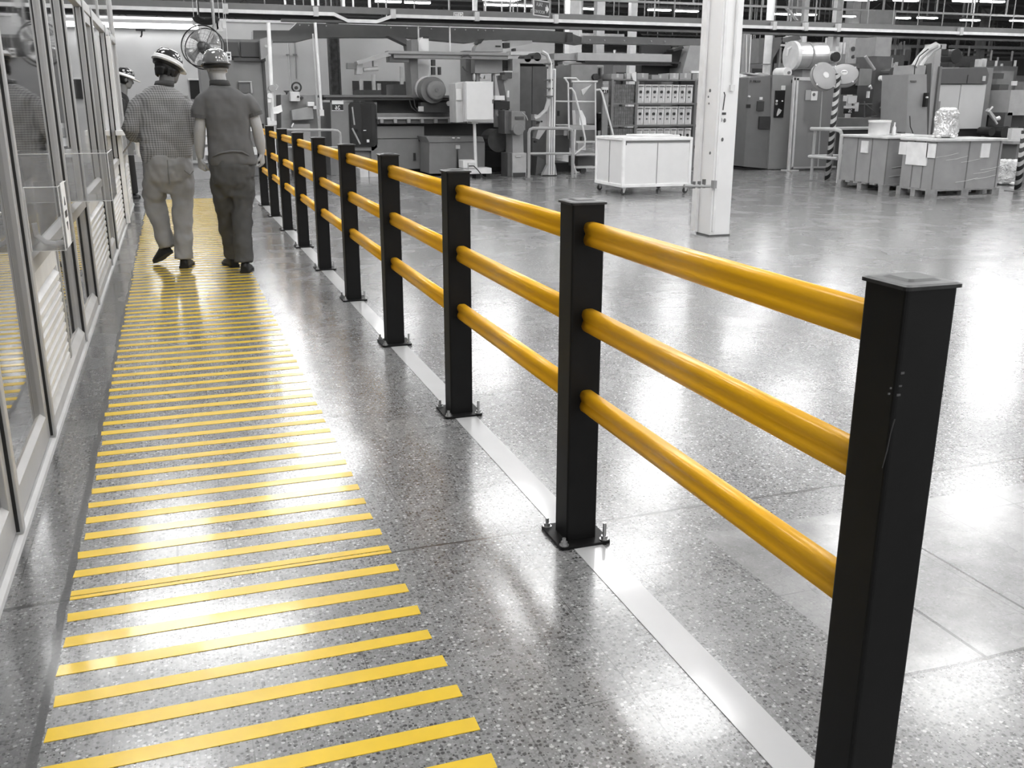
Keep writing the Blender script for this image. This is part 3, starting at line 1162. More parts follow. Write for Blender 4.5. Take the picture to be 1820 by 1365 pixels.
for toe, heel in (((-.235, Y0 + .20, .018), (-.105, Y0 + .03, .125)), ((.055, Y0 + .13, .006), (-.002, Y0 - .125, .006))):
    a, b = shoe_geo(toe, heel)
    o = a.build('shoe', SHOE, P1, smooth=True, sm=1)
    b.build('sole', SOLE, o)
hh = MB()
hh.loft([ering((0, -.014, z), hw, hd, 22, 2.1) for z, hw, hd in ((-.085, .045, .045), (-.07, .066, .07), (-.03, .080, .094), (.02, .084, .104), (.06, .082, .102), (.09, .06, .07))])
for k in range(40):
    a = rnd.uniform(PI * 1.02, PI * 1.98)
    hh.tube([(.072 * math.cos(a), .09 * math.sin(a) - .012, -.04), (.066 * math.cos(a), .086 * math.sin(a) - .012, -.095)], [.012, .004], 5)
hh.v = [v if v.y < .045 else Vector((v.x * .8, .045 + (v.y - .045) * .3, v.z)) for v in hh.v]
hh.xf(HM @ Matrix.Diagonal((1.14, 1.12, 1.05, 1)))
hh.build('hair', HAIR, P1, smooth=True, remesh=.006, sm=2)
hard_hat(P1, rotm((.026, Y0 + .035, 1.685), yaw=-1.0, nod=-.42), 18, 238, .104, .122, .100, .045, bandv=26, gloss=.12, stripe=1)
wt = MB()
wt.lathe([(.034, -.008), (.036, 0), (.034, .008)], (.135, Y0 + .18, 1.062), (.5, -.75, .05), 14)
wt.build('wristwatch', M(210, .25, .9), P1)

# ---- man in the plain polo shirt
P2 = thing('person', 'person in plain grey polo shirt and grey hard hat, walking away beside the barrier', 'person', (.45, 8.4, 0))
Y0 = 8.40
HM = rotm((.395, Y0 + .03, 1.645), yaw=.30, nod=-.10)
m = MB()
head_geo(m, HM)
m.tube([(.41, Y0 + .01, 1.45), (.405, Y0, 1.53), (.398, Y0 + .01, 1.61)], [.060, .060, .058], 14)
m.loft([ering((.445, Y0, z), hw, hd) for z, hw, hd in ((.86, .135, .08), (1.05, .135, .08), (1.3, .15, .08), (1.41, .13, .07), (1.47, .06, .05))])
AL = [(.275, Y0, 1.42), (.245, Y0, 1.29), (.222, Y0 - .01, 1.17), (.212, Y0 + .02, 1.05), (.208, Y0 + .045, .945)]
AR = [(.615, Y0, 1.42), (.645, Y0, 1.30), (.672, Y0 - .01, 1.19), (.690, Y0 + .01, 1.07), (.700, Y0 + .03, .975)]
m.tube(AL, [.040, .050, .046, .045, .030], 14)
m.tube(AR, [.040, .050, .046, .046, .031], 14)
hand_geo(m, AL[-1], (-.03, .12, -1), (.9, .4, 0), 1, 1.0)
hand_geo(m, AR[-1], (.02, .10, -1), (-.85, .45, 0), -1, .8)
m.tube([(.36, Y0, .9), (.378, Y0 + .14, .53), (.41, Y0 + .30, .12)], [.07, .05, .035], 12)
m.tube([(.53, Y0, .9), (.505, Y0 + .02, .52), (.478, Y0 - .08, .10)], [.07, .05, .035], 12)
m.build('body', SKIN_L, P2, smooth=True, remesh=.0065, sm=3)
s = MB()
s.loft([ering((.447 + dx, Y0, z), hw, hd, 32, 2.6) for z, hw, hd, dx in
        ((.885, .188, .128, .012), (.92, .190, .132, .01), (1.0, .182, .128, .005), (1.1, .172, .120, 0), (1.22, .178, .120, -.004), (1.34, .192, .120, -.006), (1.42, .192, .108, -.012), (1.465, .150, .092, -.025), (1.495, .10, .076, -.035), (1.515, .076, .068, -.038))])
s.tube([(.31, Y0, 1.40), (.265, Y0, 1.37), (.243, Y0, 1.31), (.236, Y0, 1.268)], [.075, .078, .074, .072], 16)
s.tube([(.58, Y0, 1.40), (.618, Y0, 1.37), (.645, Y0, 1.32), (.658, Y0, 1.285)], [.075, .078, .073, .070], 16)
POLO = M(106, .85, var=.06, scale=7, spec=.15)
sh = wrinkle(s.build('shirt', POLO, P2, smooth=True, remesh=.010, sm=6), .020, .10)
c = MB()
c.loft([ering((.410, Y0 + .002, 1.505), .084, .078, 24, 2, .0, -.12), ering((.405, Y0 + .004, 1.545), .076, .072, 24, 2, 0, -.12), ering((.405, Y0 + .004, 1.537), .068, .064, 24, 2, 0, -.12), ering((.410, Y0 + .002, 1.500), .072, .068, 24, 2, 0, -.12)], closed=True)
c.build('collar', M(62, .8), sh, smooth=True)
for a, b, r in (((.2385, Y0, 1.285), (.2345, Y0, 1.256), .0745), ((.654, Y0, 1.300), (.663, Y0, 1.271), .0725)):
    MB().tube([a, b], r, 20).build('cuff', M(84, .85), sh)
f = MB()
f.tube([(.30, Y0 - .10, .955), (.36, Y0 - .128, .985), (.44, Y0 - .135, 1.0), (.53, Y0 - .132, .995), (.58, Y0 - .11, .965), (.612, Y0 - .08, .94)], [.004, .008, .009, .009, .007, .003], 8)
f.build('fold', POLO, sh, smooth=True)
t = MB()
t.loft([ering((.452, Y0, z), hw, hd, 28, 2.5) for z, hw, hd in ((.63, .08, .05), (.68, .125, .08), (.73, .158, .110), (.80, .174, .126), (.87, .180, .132), (.94, .170, .122))])
t.tube([(.375, Y0, .82), (.368, Y0 + .07, .68), (.378, Y0 + .13, .54), (.390, Y0 + .18, .42), (.402, Y0 + .235, .28), (.412, Y0 + .275, .14), (.416, Y0 + .28, .075)], [.100, .098, .090, .083, .077, .076, .077], 18)
t.tube([(.530, Y0, .82), (.522, Y0 + .02, .68), (.512, Y0 + .03, .54), (.502, Y0 + .0, .42), (.490, Y0 - .04, .28), (.482, Y0 - .075, .15), (.480, Y0 - .085, .085)], [.102, .099, .091, .084, .079, .079, .082], 18)
tr = wrinkle(t.build('trousers', M(88, .85, var=.08, scale=7, spec=.15), P2, smooth=True, remesh=.011, sm=4), .030, .085)
for toe, heel in (((.355, Y0 + .46, .006), (.425, Y0 + .205, .006)), ((.53, Y0 + .10, .006), (.478, Y0 - .15, .006))):
    a, b = shoe_geo(toe, heel)
    o = a.build('shoe', SHOE, P2, smooth=True, sm=1)
    b.build('sole', SOLE, o)
hh = MB()
hh.loft([ering((0, -.012, z), hw, hd, 22, 2.1) for z, hw, hd in ((-.03, .073, .088), (0, .078, .098), (.04, .079, .102), (.07, .07, .09))])
hh.v = [v if v.y < .02 else Vector((v.x * .9, .02 + (v.y - .02) * .3, v.z)) for v in hh.v]
hh.xf(HM)
hh.build('hair', M(150, .8, var=.2, scale=50), P2, smooth=True)
hard_hat(P2, rotm((.390, Y0 + .03, 1.668), yaw=.30, nod=-.06), 112, 60, .100, .124, .108, .06, bandv=34, gloss=.14)

# ---- worker half hidden behind the end of the partition
P3 = thing('person', 'person in dark clothes and dark cap standing half hidden behind the end of the partition', 'person', (-.80, 15.55, 0))
Y0 = 15.55
hc = at(223, 141, Y0)
zc = hc.z
xc = hc.x
HM = rotm((xc, Y0, zc), yaw=-1.35, nod=-.28)
m = MB()
head_geo(m, HM)
m.tube([(xc - .07, Y0, zc - .24), (xc - .03, Y0, zc - .08)], [.07, .056], 12)
m.loft([ering((xc - .09, Y0, z), hw, hd) for z, hw, hd in ((.85, .10, .14), (1.1, .1, .15), (zc - .27, .09, .16), (zc - .20, .05, .06))])
for sy in (-1, 1):
    m.tube([(xc - .10, Y0 + sy * .18, zc - .26), (xc - .10, Y0 + sy * .23, zc - .5), (xc + .02, Y0 + sy * .18, zc - .66), (xc + .15, Y0 + sy * .12, zc - .70)], [.045, .045, .04, .028], 12)
    hand_geo(m, (xc + .15, Y0 + sy * .12, zc - .70), (1, -sy * .2, -.1), (0, 0, -1), sy, .5)
    m.tube([(xc - .08, Y0 + sy * .1, .88), (xc - .06, Y0 + sy * .1, .48), (xc - .06, Y0 + sy * .1, .08)], [.07, .05, .035], 12)
m.build('body', SKIN_D, P3, smooth=True, remesh=.009, sm=2)
s = MB()
s.loft([ering((xc - .09, Y0, z), hw, hd, 24, 2.5) for z, hw, hd in ((.84, .125, .17), (1.0, .125, .175), (1.2, .12, .175), (zc - .32, .118, .185), (zc - .24, .10, .15), (zc - .20, .07, .08), (zc - .17, .06, .065))])
for sy in (-1, 1):
    s.tube([(xc - .10, Y0 + sy * .16, zc - .29), (xc - .10, Y0 + sy * .225, zc - .40), (xc - .10, Y0 + sy * .24, zc - .52)], [.07, .068, .062], 14)
s.build('shirt', M(34, .85), P3, smooth=True, remesh=.013, sm=4)
t = MB()
t.loft([ering((xc - .085, Y0, z), hw, hd, 24, 2.5) for z, hw, hd in ((.70, .115, .16), (.8, .125, .17), (.9, .12, .165))])
for sy in (-1, 1):
    t.tube([(xc - .085, Y0 + sy * .085, .78), (xc - .07, Y0 + sy * .09, .5), (xc - .06, Y0 + sy * .09, .07)], [.09, .075, .07], 14)
t.build('trousers', M(30, .85), P3, smooth=True, remesh=.013, sm=4)
fx = at(249, 350, Y0).x
for sy in (-1, 1):
    a, b = shoe_geo((fx, Y0 + sy * .09 - .02, .006), (fx - .27, Y0 + sy * .09, .006))
    o = a.build('shoe', SHOE, P3, smooth=True, sm=1)
    b.build('sole', SOLE, o)
hh = MB()
hh.loft([ering((0, -.014, z), hw, hd, 20, 2.1) for z, hw, hd in ((-.07, .06, .06), (-.03, .078, .09), (.04, .082, .100), (.08, .06, .07))])
hh.v = [v if v.y < .045 else Vector((v.x * .85, .045 + (v.y - .045) * .3, v.z)) for v in hh.v]
hh.xf(HM)
hh.build('hair', HAIR, P3, smooth=True)
hard_hat(P3, rotm((xc, Y0, zc + .035), yaw=-1.35, nod=-.32), 20, 236, .108, .128, .105, .08, gloss=.12, stripe=1)


# ------------------------------------------------------------------ overhead rail across the hall
def zof(px, py, Y):
    return at(px, py, Y).z


RY = 21.0
xa, xb = -3.0, at(1900, 50, RY).x
z0_, z1_, z2_, z3_, z4_ = [zof(930, y, RY) for y in (22, 33, 39, 45.5, 49.5)]
r = thing('overhead_rail', 'long grey overhead rail with bright lower flange crossing above all the machines', 'overhead rail', (5, RY, z4_))
m = MB()
xj0, xj1 = at(592, 25, RY).x, at(697, 25, RY).x
m.box(xa, xb, RY, RY + .12, z1_, z0_)
m.build('web', M(118, .55, var=.06), r)
m = MB()
m.box(xa, xj0, RY - .12, RY + .2, z2_, z1_).box(xj1, xb, RY - .12, RY + .2, z2_, z1_)
d = z1_ - z2_
m.loft([[(x, y, z + q) for y, q in ((RY - .12, 0), (RY + .2, 0), (RY + .2, d), (RY - .12, d))] for x, z in ((xj0, z2_), (xj0 + .28, z2_ - .12), (xj1 - .35, z2_ - .12), (xj1, z2_))])
m.build('flange', M(238, .4), r)
m = MB().box(xa, xb, RY + .02, RY + .1, z3_, z2_)  # dark channel below the flange
m.build('under_channel', M(30, .8), r)
m = MB().box(at(500, 30, RY).x, xb, RY - .05, RY + .18, z4_, z3_)
m.build('lower_cable_tray', M(96, .6, var=.2, scale=3), r)
for px in (400, 560, 697, 845, 985, 1250, 1372, 1428, 1486, 1703):
    q = at(px, 30 + (px - 930) * .03, RY)
    MB().box(q.x - .05, q.x + .05, RY - .14, RY - .02, z2_ - .02, z0_ - .03).build('splice_box', M(205, .4), r)
m = MB()
for i in range(34):
    x = xa + .4 + i * (xb - xa) / 34
    m.cyl((x, RY + .05, z0_), (x, RY + .05, 6.4), .014, n=5)
hang = m.build('drop_rods', M(150, .5), r)
r = thing('rail_tag', 'small white tag with dark characters on the overhead rail', 'tag', at(815, 26, RY))
q0, q1 = at(806, 21.5, RY - .02), at(823, 31, RY - .02)
MB().box(q0.x, q1.x, RY - .035, RY - .002, q1.z, q0.z).build('plate', M(225, .5), r)
text('characters', 'C1TS', .062, ((q0.x + q1.x) / 2, RY - .037, (q0.z + q1.z) / 2), M(40), r)

# hanging direction sign
SY = 19.5
p0, p1 = at(945, 18, SY), at(980, 10, SY)
ang = math.radians(38)
r = thing('direction_sign', 'dark hanging direction sign with pale lettering and a pale arrow', 'sign', at(962, 18, SY))
c = at(962, 15, SY)
W_, H_ = (p1.x - p0.x) / math.cos(ang) * 1.12, .30
Rz = Matrix.Translation(c) @ Matrix.Rotation(ang, 4, 'Z')


def on(m):
    return m.xf(Rz)


on(MB().box(-W_ / 2, W_ / 2, -.012, .012, -H_ / 2, H_ / 2)).build('frame', M(215, .5), r)
pl = on(MB().box(-W_ / 2 + .018, W_ / 2 - .018, -.015, -.011, -H_ / 2 + .018, H_ / 2 - .018)).build('panel', M(62, .5), r)
k = W_ / 2
on(MB().prism([(k * .45, -.04), (k * .62, -.04), (k * .62, -.085), (k * .9, 0), (k * .62, .085), (k * .62, .04), (k * .45, .04)], 'y', -.019, -.014)).build('arrow', M(220, .5), pl)
for s_, h_, dx, dz in (('SALA', .075, -.10, .065), ('ROCKNIGHTS', .062, -.16, -.075)):
    o = text('lettering', s_, h_, Rz @ Vector((dx * W_ / .6, -.016, dz)), M(190, .5), pl, rot=(PI / 2, 0, ang))
m = MB()
for dx in (-.42, .42):
    m.cyl(Rz @ Vector((dx * W_, 0, H_ / 2)), Rz @ Vector((dx * W_, 0, 2.2)), .006, n=5)
m.build('hanging_wires', M(150), r)

# second thin rail high on the right
PY = 24.0
za = zof(1400, 11, PY)
T('overhead_pipe', 'thin light pipe rail running above the overhead rail on the right', 'pipe', [
    ('pipe', M(170, .5), [lambda m: m.box(at(960, 2, PY).x, at(1900, 20, PY).x, PY, PY + .06, za - .055, za)]),
    ('brackets', M(150), [lambda m: [m.box(at(px, 10, PY).x - .012, at(px, 10, PY).x + .012, PY, PY + .05, za, 6.4) for px in range(985, 1850, 62)]])])

# vertical pipes seen above and below the rail, each a pipe of its own
PIPES = [(507, 0, 11, 28, 2, 210), (524, 0, 12, 28, 1.5, 160), (556, 0, 12, 28, 2.5, 235), (566, 0, 12, 28, 2, 215), (589, 0, 16, 24, 1.2, 170), (611, 0, 14, 28, 2.6, 240), (628, 0, 14, 28, 1.6, 225), (657, 0, 15, 28, 2.5, 240),
         (688, 0, 60, 24, 1.3, 190), (744, 46, 72, 21.05, 1.6, 215), (798, 0, 20, 30, 1.2, 225), (800, 68, 93, 21.05, 1.4, 235), (844, 0, 22, 34, 4.5, 245), (863, 0, 22, 34, 1.4, 235), (892, 0, 78, 23.5, 1.3, 200), (907, 0, 24, 34, 1.4, 220),
         (912, 0, 24, 34, 1.2, 205), (933, 0, 24, 34, 1.6, 235), (993, 0, 40, 24, .9, 200), (1030, 2, 64, 30, 1.6, 230), (1163, 10, 30, 34, 1.4, 220), (1332, 0, 35, 34, 1.6, 190), (1393, 0, 130, 34, 1.5, 225), (1398, 0, 130, 34, 1.3, 215),
         (1449, 0, 36, 36, 1.3, 210), (1455, 0, 36, 36, 1.1, 200), (1516, 0, 40, 40, 1.5, 225), (1647, 0, 30, 40, 1.2, 215), (1711, 0, 30, 40, 1.2, 215), (1727, 0, 52, 26, 1.0, 185)]
for i, (px, ya, yb, Y, w_, v) in enumerate(PIPES):
    q = at(px, yb, Y)
    hi = 6.4
    if px in (744, 800):
        hi = z3_ - .01
    m = MB().cyl((q.x, Y, q.z), (q.x, Y, hi), w_ * mpp(px, yb, Y), n=8)
    tag(m.build('hanging_pipe', M(v, .5), None, (q.x, Y, q.z)), 'thin pale vertical pipe hanging from the ceiling, %s from the left' % ordw(i + 1), 'pipe', 'thin pipes hanging from the ceiling')

# ------------------------------------------------------------------ things before the left part of the back wall
door = T('door_1', 'dark opening with white frame in the back wall behind the two walkers', 'door', [
    ('opening', M(34, .8), [B(338, 143, 358, 176, 24.93, .06)]),
    ('frame', M(235, .5), [B(334, 139.5, 362, 142.5, 24.9, .09), B(357.5, 118, 361.5, 178, 24.9, .09)])], kind='structure')
T('storage_cabinet', 'tall plain grey cabinet behind the walker in the plain shirt', 'cabinet', [
    ('body', M(124, .55, var=.04), [B(362, 107, 474, 300, 19.6, 1.2, True)]),
    ('edge', M(70, .6), [B(472, 107, 477, 300, 19.55, .1, True)]),
    ('notice_frame', M(165, .5), [B(423, 144, 448, 146.5, 19.5, .06), B(445, 146, 448.5, 166, 19.5, .06)]),
    ('notice', M(96, .6), [B(424, 147, 445, 166, 19.53, .05)])], bevel=.01)
T('control_panel_box', 'black glazed control box standing on the tall grey cabinet', 'control box', [
    ('box', M(112, .5), [B(398, 70, 470, 104, 19.7, .7)]),
    ('dark_screen', M(20, .3, spec=.8), [B(428, 75, 466, 101, 19.6, .09), B(400, 75, 424, 100, 19.62, .07)]),
    ('shelf', M(64, .5), [B(416, 103, 472, 108.5, 19.5, .9)])])
T('extractor_hood', 'rounded grey hood beside the black control box', 'hood', [
    ('shell', M(138, .5), [Pz([(462, 70), (474, 66), (482, 68), (485, 74), (483, 84), (478, 94), (470, 104), (464, 106)], 19.3, .5)]),
    ('pivot', M(170, .4, .5), [Cy(473, 82, 19.28, 2.5, .05)])])
# big drum fan
FYY = 18.2
fc = at(361, 84, FYY)
fr_ = 37.5 * mpp(361, 84, FYY)
r = thing('drum_fan', 'large round wire guarded fan tilted high behind the two walkers', 'fan', fc)
A = Matrix.Translation(fc) @ Matrix.Rotation(-.35, 4, 'Z') @ Matrix.Rotation(-.22, 4, 'X')
CIRC = lambda R, y, n=40: [(R * math.cos(2 * PI * i / n), y, R * math.sin(2 * PI * i / n)) for i in range(n)]
m = MB()
m.tube(CIRC(fr_, -.08), .012, 8, closed=True)
m.tube(CIRC(fr_, .10), .010, 8, closed=True)
m.xf(A).build('rim', M(30, .4), r, smooth=True)
m = MB()
for q in (.25, .42, .6, .78, .92):
    m.tube(CIRC(fr_ * q, -.10 + .02 * q), .0022, 4, closed=True)
for i in range(24):
    a = 2 * PI * i / 24
    m.tube([(.07 * math.cos(a), -.11, .07 * math.sin(a)), (fr_ * math.cos(a), -.08, fr_ * math.sin(a))], .0022, 4)
m.xf(A).build('wire_guard', M(120, .4, .4), r)
for i in range(4):
    a0 = PI / 2 * i + .5
    m = MB()
    rings = []
    for t in (0, .35, .7, 1):
        R = .06 + (fr_ * .88 - .06) * t
        wd = .16 + .30 * t
        rings.append([(R * math.cos(a0 + u * wd), .05 * (u), R * math.sin(a0 + u * wd)) for u in (-1, 0, 1)] + [(R * math.cos(a0 + u * wd), .05 * u + .006, R * math.sin(a0 + u * wd)) for u in (1, 0, -1)])
    m.loft(rings)
    m.xf(A).build('blade', M(168, .35, .5), r, smooth=True)
m = MB().lathe([(.02, -.12), (.07, -.11), (.075, -.04), (.10, 0), (.10, .28), (.05, .31)], (0, 0, 0), (0, 1, 0), 20)
m.xf(A).build('motor', M(60, .4), r, smooth=True)
m = MB()
m.tube([A @ Vector((0, .2, .1)), A @ Vector((.1, .3, fr_ + .1)), (fc.x + .15, fc.y + .3, 6.4)], .025, 8)
m.build('hanger_arm', M(150, .4, .4), r)
m = MB()
for k in range(5):
    q = at(367, 32 + k, 18.6)
    R = (15 + 2 * k) * mpp(367, 30, 18.6)
    m.tube([(q.x + R * math.cos(PI * (1 + i / 12)), 18.6 + .03 * k, q.z + .05 + .5 * R * math.sin(PI * (1 + i / 12))) for i in range(13)], .016, 6)
m.tube([(at(367, 32, 18.6).x - .12, 18.65, at(367, 36, 18.6).z), (at(367, 32, 18.6).x - .12, 18.65, 6.4)], .012, 6)
tag(m.build('coiled_hose', M(34, .5), None, at(367, 40, 18.6)), 'dark coiled hose hanging in loops under the overhead rail', 'hose')
T('pendant_switch', 'small white pendant switch hanging on a thin cable beside the fan', 'switch', [
    ('cable', M(200), [Tb([(400, 20), (402, 50), (405, 93)], 18.0, .5, 5)]),
    ('box', M(212, .5), [B(402, 92, 411, 107, 17.95, .1)]),
    ('button', M(50), [B(404, 95, 409, 98, 17.93, .03), B(404, 101, 409, 104, 17.93, .03)])])
m = MB()
for px, w_, h_ in ((345, 3, 9), (353, 2, 6), (382, 6, 16), (390, 5, 20), (398, 4, 14), (352, 5, 5)):
    B(px - w_, 36, px + w_, 36 + h_, 18.8, .06)(m)
    m.cyl((at(px, 36, 18.8).x, 18.83, at(px, 37, 18.8).z), (at(px, 36, 18.8).x, 18.83, 6.4), .006, n=5)
tag(m.build('dangling_cable_ends', M(195, .6), None, at(385, 52, 18.8), label=None), 'pale cable ends and connectors dangling above the fan', 'cable', kind='stuff')
T('wall_hook', 'dark hook on a bracket high on the back wall', 'hook', [
    ('bracket', M(40), [B(241, 52, 258, 54.5, 24.6, .2)]), ('hook', M(32), [Tb([(252, 54), (252, 62), (250, 66)], 24.7, 1.6, 6)])])
# counter at the end of the partition
CYY = gx(205, 236, PX).y
c1 = at(249, 236, CYY).x
zc0, zc1 = at(230, 240.5, CYY).z, at(230, 232, CYY).z
T('counter', 'white shelf jutting from the glazed partition into the walkway behind the first walker', 'shelf', [
    ('top', M(242, .4), [Bw(PX + .001, c1, CYY, CYY + .32, zc0, zc1)]),
    ('bracket_leg', M(222, .4), [Bw(c1 - .05, c1, CYY + .03, CYY + .09, zc0 - .24, zc0)]),
    ('drawer', M(228, .5), [Bw(c1 - .07, c1 + .004, CYY - .006, CYY + .3, zc0 - .085, zc0 - .012)]),
    ('stay', M(150, .5), [lambda m: m.tube([(PX + .01, CYY + .2, zc0 - .25), (c1 - .06, CYY + .2, zc0 - .01)], .01, 6)])])
# low shelving behind the second walker
T('parts_shelf', 'low pale shelf stacked with small white boxes seen between the two walkers', 'shelf', [
    ('frame', M(170, .5), [B(340, 286, 378, 290, 19.0, .5), B(340, 290, 378, 318, 19.1, .45, True)]),
    ('white_box', M(232, .6), [B(360, 218, 369, 226, 19.0, .25)]), ('white_box', M(205, .6), [B(362, 226, 371, 241, 19.0, .25)]), ('white_box', M(225, .6), [B(360, 243, 370, 257, 19.0, .25)]),
    ('white_box', M(215, .6), [B(359, 262, 372, 276, 19.0, .25)]), ('white_box', M(228, .6), [B(445, 226, 450, 233, 19.0, .25)]), ('white_box', M(222, .6), [B(449, 262, 458, 275, 19.0, .25)]),
    ('upright', M(130, .6), [B(340, 216, 346, 290, 19.3, .1), B(372, 216, 377, 290, 19.3, .1)])])
# white valve pipe
T('valve_pipe', 'white vertical pipe with valves and fittings at the left end of the machine row', 'pipe', [
    ('pipe', M(238, .45), [Tb([(477, 40), (481, 120), (484, 200), (492, 330)], 18.6, 3.6, 10)]),
    ('valve', M(150, .4, .3), [Cy(484, 157, 18.45, 6, .2), B(474, 157, 492, 161, 18.5, .06)]),
    ('gauge', M(225, .4), [Cy(480, 170, 18.4, 4.5, .08), B(476, 176, 482, 182, 18.4, .1)]),
    ('fitting', M(215, .4), [B(477, 215, 492, 222, 18.5, .15), B(476, 209, 481, 230, 18.45, .12), Tb([(490, 150), (494, 153), (490, 160)], 18.45, 1.2, 6)]),
    ('control_card', M(240, .5), [Pz([(484, 192), (500, 186), (502, 198), (494, 202), (486, 202)], 18.4, .05)])])

# ------------------------------------------------------------------ grinding machine with hand wheel (left end of the row)
GY = 19.4
T('grinding_machine', 'grey grinding machine with white box and hand wheel left of the railing', 'machine', [
    ('column', M(132, .5, var=.15), [Pz([(499, 168), (560, 168), (566, 230), (566, 300), (495, 300), (500, 225)], GY, .9)]),
    ('table', M(146, .5), [Pz([(518, 196), (556, 189), (558, 212), (520, 214)], GY - .25, .5), B(520, 220, 553, 300, GY - .15, .5, True)]),
    ('head_box', M(205, .45), [B(516, 163, 533, 180, GY - .25, .35)], [('knob', M(50), [Cy(530, 172, GY - .28, 2, .05), Cy(537, 174, GY - .1, 2.5, .1)])]),
    ('hand_wheel', M(40, .4), [lambda m: m.tube([(at(527, 155, GY).x + .085 * math.cos(a), GY, at(527, 155, GY).z + .085 * math.sin(a)) for a in [2 * PI * i / 20 for i in range(20)]], .018, 8, closed=True), Cy(527, 156, GY - .03, 3, .1)]),
    ('lamp_dish', M(45, .5), [Pz([(504, 161), (516, 161), (511, 165), (511, 168), (509, 168), (509, 165)], GY, .1)]),
    ('white_bracket', M(220, .5), [B(547, 181, 559, 189, GY - .3, .2), B(557, 188, 563, 194, GY - .3, .2)]),
    ('lever', M(225, .5), [Tb([(518, 226), (522, 219)], GY - .3, 1.6, 6)])], bevel=.008)
T('conduit_riser', 'pair of pale vertical conduits running up beside the cab numbered 26', 'pipe', [
    ('conduit', M(222, .4), [Tb([(560, 40), (566, 120), (572, 205)], 19.0, 2.6, 8)]),
    ('conduit', M(190, .45), [Tb([(556, 60), (560, 120), (566, 215)], 19.3, 1.3, 6)]),
    ('junction', M(200, .4), [B(568, 195, 576, 206, 18.9, .15)])])
T('riser_pipe', 'thin pale vertical pipe left of the hand wheel', 'pipe', [('pipe', M(215, .5), [Tb([(511, 72), (517, 155)], 24.96, 1.3, 6)]), ('clip', M(150), [B(509, 96, 515, 98, 24.92, .08)])])
T('riser_pipe', 'thin dull vertical pipe against the back wall above the hand wheel', 'pipe', [('pipe', M(165, .5), [Tb([(523, 72), (527, 140)], 24.96, 1.2, 6)]), ('clip', M(120), [B(521, 96, 528, 98, 24.92, .08)])])
m = MB()
c0, c1 = at(588, 66, 24.2), at(597, 172, 24.2)
for x0, x1, d in ((-.13, -.09, .22), (.09, .13, .22), (-.1, .1, .04)):
    m.box(c0.x + x0 + .05, c0.x + x1 + .05, 24.2 - d / 2, 24.2 + d / 2, 0, 6.4)
tag(m.build('steel_stanchion', M(66, .7, var=.5, scale=10), None, (c0.x + .05, 24.2, 0)), 'dark weathered steel stanchion against the pale back wall', 'stanchion', kind=None)
# railing before it
T('guard_railing', 'low grey tubular railing in front of the grinding machine', 'railing', [
    ('top_tube', M(160, .45), [Tb([(500, 231), (590, 231), (600, 232.5), (604, 236), (605, 244), (605, 315)], 18.2, 2.4, 10)]),
    ('middle_tube', M(150, .45), [Tb([(502, 262), (605, 262)], 18.2, 1.9, 8)]),
    ('leg', M(150, .45), [Tb([(503, 231), (504, 317)], 18.2, 2.2, 8)])])

# ------------------------------------------------------------------ machine numbered 26
MY = 19.2
big = T('machine_tool', 'long dark grey machine tool with windowed cab marked 26 and round motor', 'machine', [
    ('cab', M(118, .5, var=.06), [Pz([(587, 182), (670, 182), (671, 262), (664, 268), (590, 268)], MY, 1.4), B(587, 262, 660, 305, MY + .1, 1.2, True)]),
    ('cab_window_frame', M(22, .5), [Pz([(624, 181.5), (664, 181.5), (669, 187), (671, 255), (666, 261), (628, 261), (622.5, 254), (620, 187)], MY - .04, .05)],
     [('window', DARKGLASS, [Pz([(626, 184), (663, 184), (666.5, 188), (668, 253), (664, 258), (630, 258), (625, 252), (623, 188)], MY - .055, .01)]),
      ('sticker', M(225), [B(652, 248, 656.5, 253, MY - .07, .01), B(646, 231, 651, 232.5, MY - .07, .01)]),
      ('inside_rod', M(170, .4), [Tb([(626, 190), (629, 215), (630, 222)], MY - .065, 1.4, 6), Tb([(626, 228), (640, 256)], MY - .065, 1.6, 6)])]),
    ('top_beam', M(92, .5), [B(576, 169, 820, 173.5, MY - .1, 1.0), B(580, 173.5, 800, 178, MY, .9)]),
    ('back_panel', M(72, .6, var=.1), [B(670, 176, 905, 205, MY + .45, .5)]),
    ('slide_bed', M(112, .45, var=.15), [B(670, 201, 905, 209, MY - .1, .9)]),
    ('guide_rail', M(172, .3, .5), [B(671, 208, 810, 212, MY - .18, .2)]),
    ('bed_edge', M(84, .5), [B(671, 212, 830, 220, MY - .12, .8)]),
    ('clamp', M(140, .4, .4), [(lambda px: B(px, 211, px + 6, 219, MY - .22, .12))(px) for px in range(676, 812, 24)]),
    ('bed_body', M(70, .6), [B(671, 220, 905, 246, MY + .25, .9)]),
    ('base_cabinet', M(118, .5, var=.05), [B(668, 224, 754, 246, MY, 1.1), B(660, 247, 755, 301, MY, 1.1)], [('door_handle', M(30), [B(735, 272, 739, 285, MY - .03, .04)]), ('button', M(25), [Cy(746, 250, MY - .03, 1.5, .04)])]),
    ('plinth', M(34, .7), [B(672, 299, 905, 306, MY + .15, 1.0, True)]),
    ('upright', M(112, .5, var=.08), [Pz([(727, 92), (741.5, 92), (745, 176), (733, 176)], MY - .05, .5), B(731, 70, 743, 92, MY + .1, .4), B(828, 90, 842, 176, MY + .3, .4)]),
    ('sump_tank', M(60, .7), [B(862, 266, 902, 300, MY + .2, .8, True)]),
    ('hose', M(50, .5), [Tb([(728, 178), (731, 190), (740, 198), (760, 199), (810, 194)], MY - .15, 1.3, 6), Tb([(736, 178), (738, 190), (748, 200)], MY - .15, 1.3, 6)]),
], bevel=.006)
text('number_plate_digits', '26', .075, at(600, 191.5, MY - .03), M(235), big)
k = MB()
B(591, 185.5, 610, 196, MY - .02, .02)(k)
k.build('number_plate', M(20, .5), big)
k = MB()
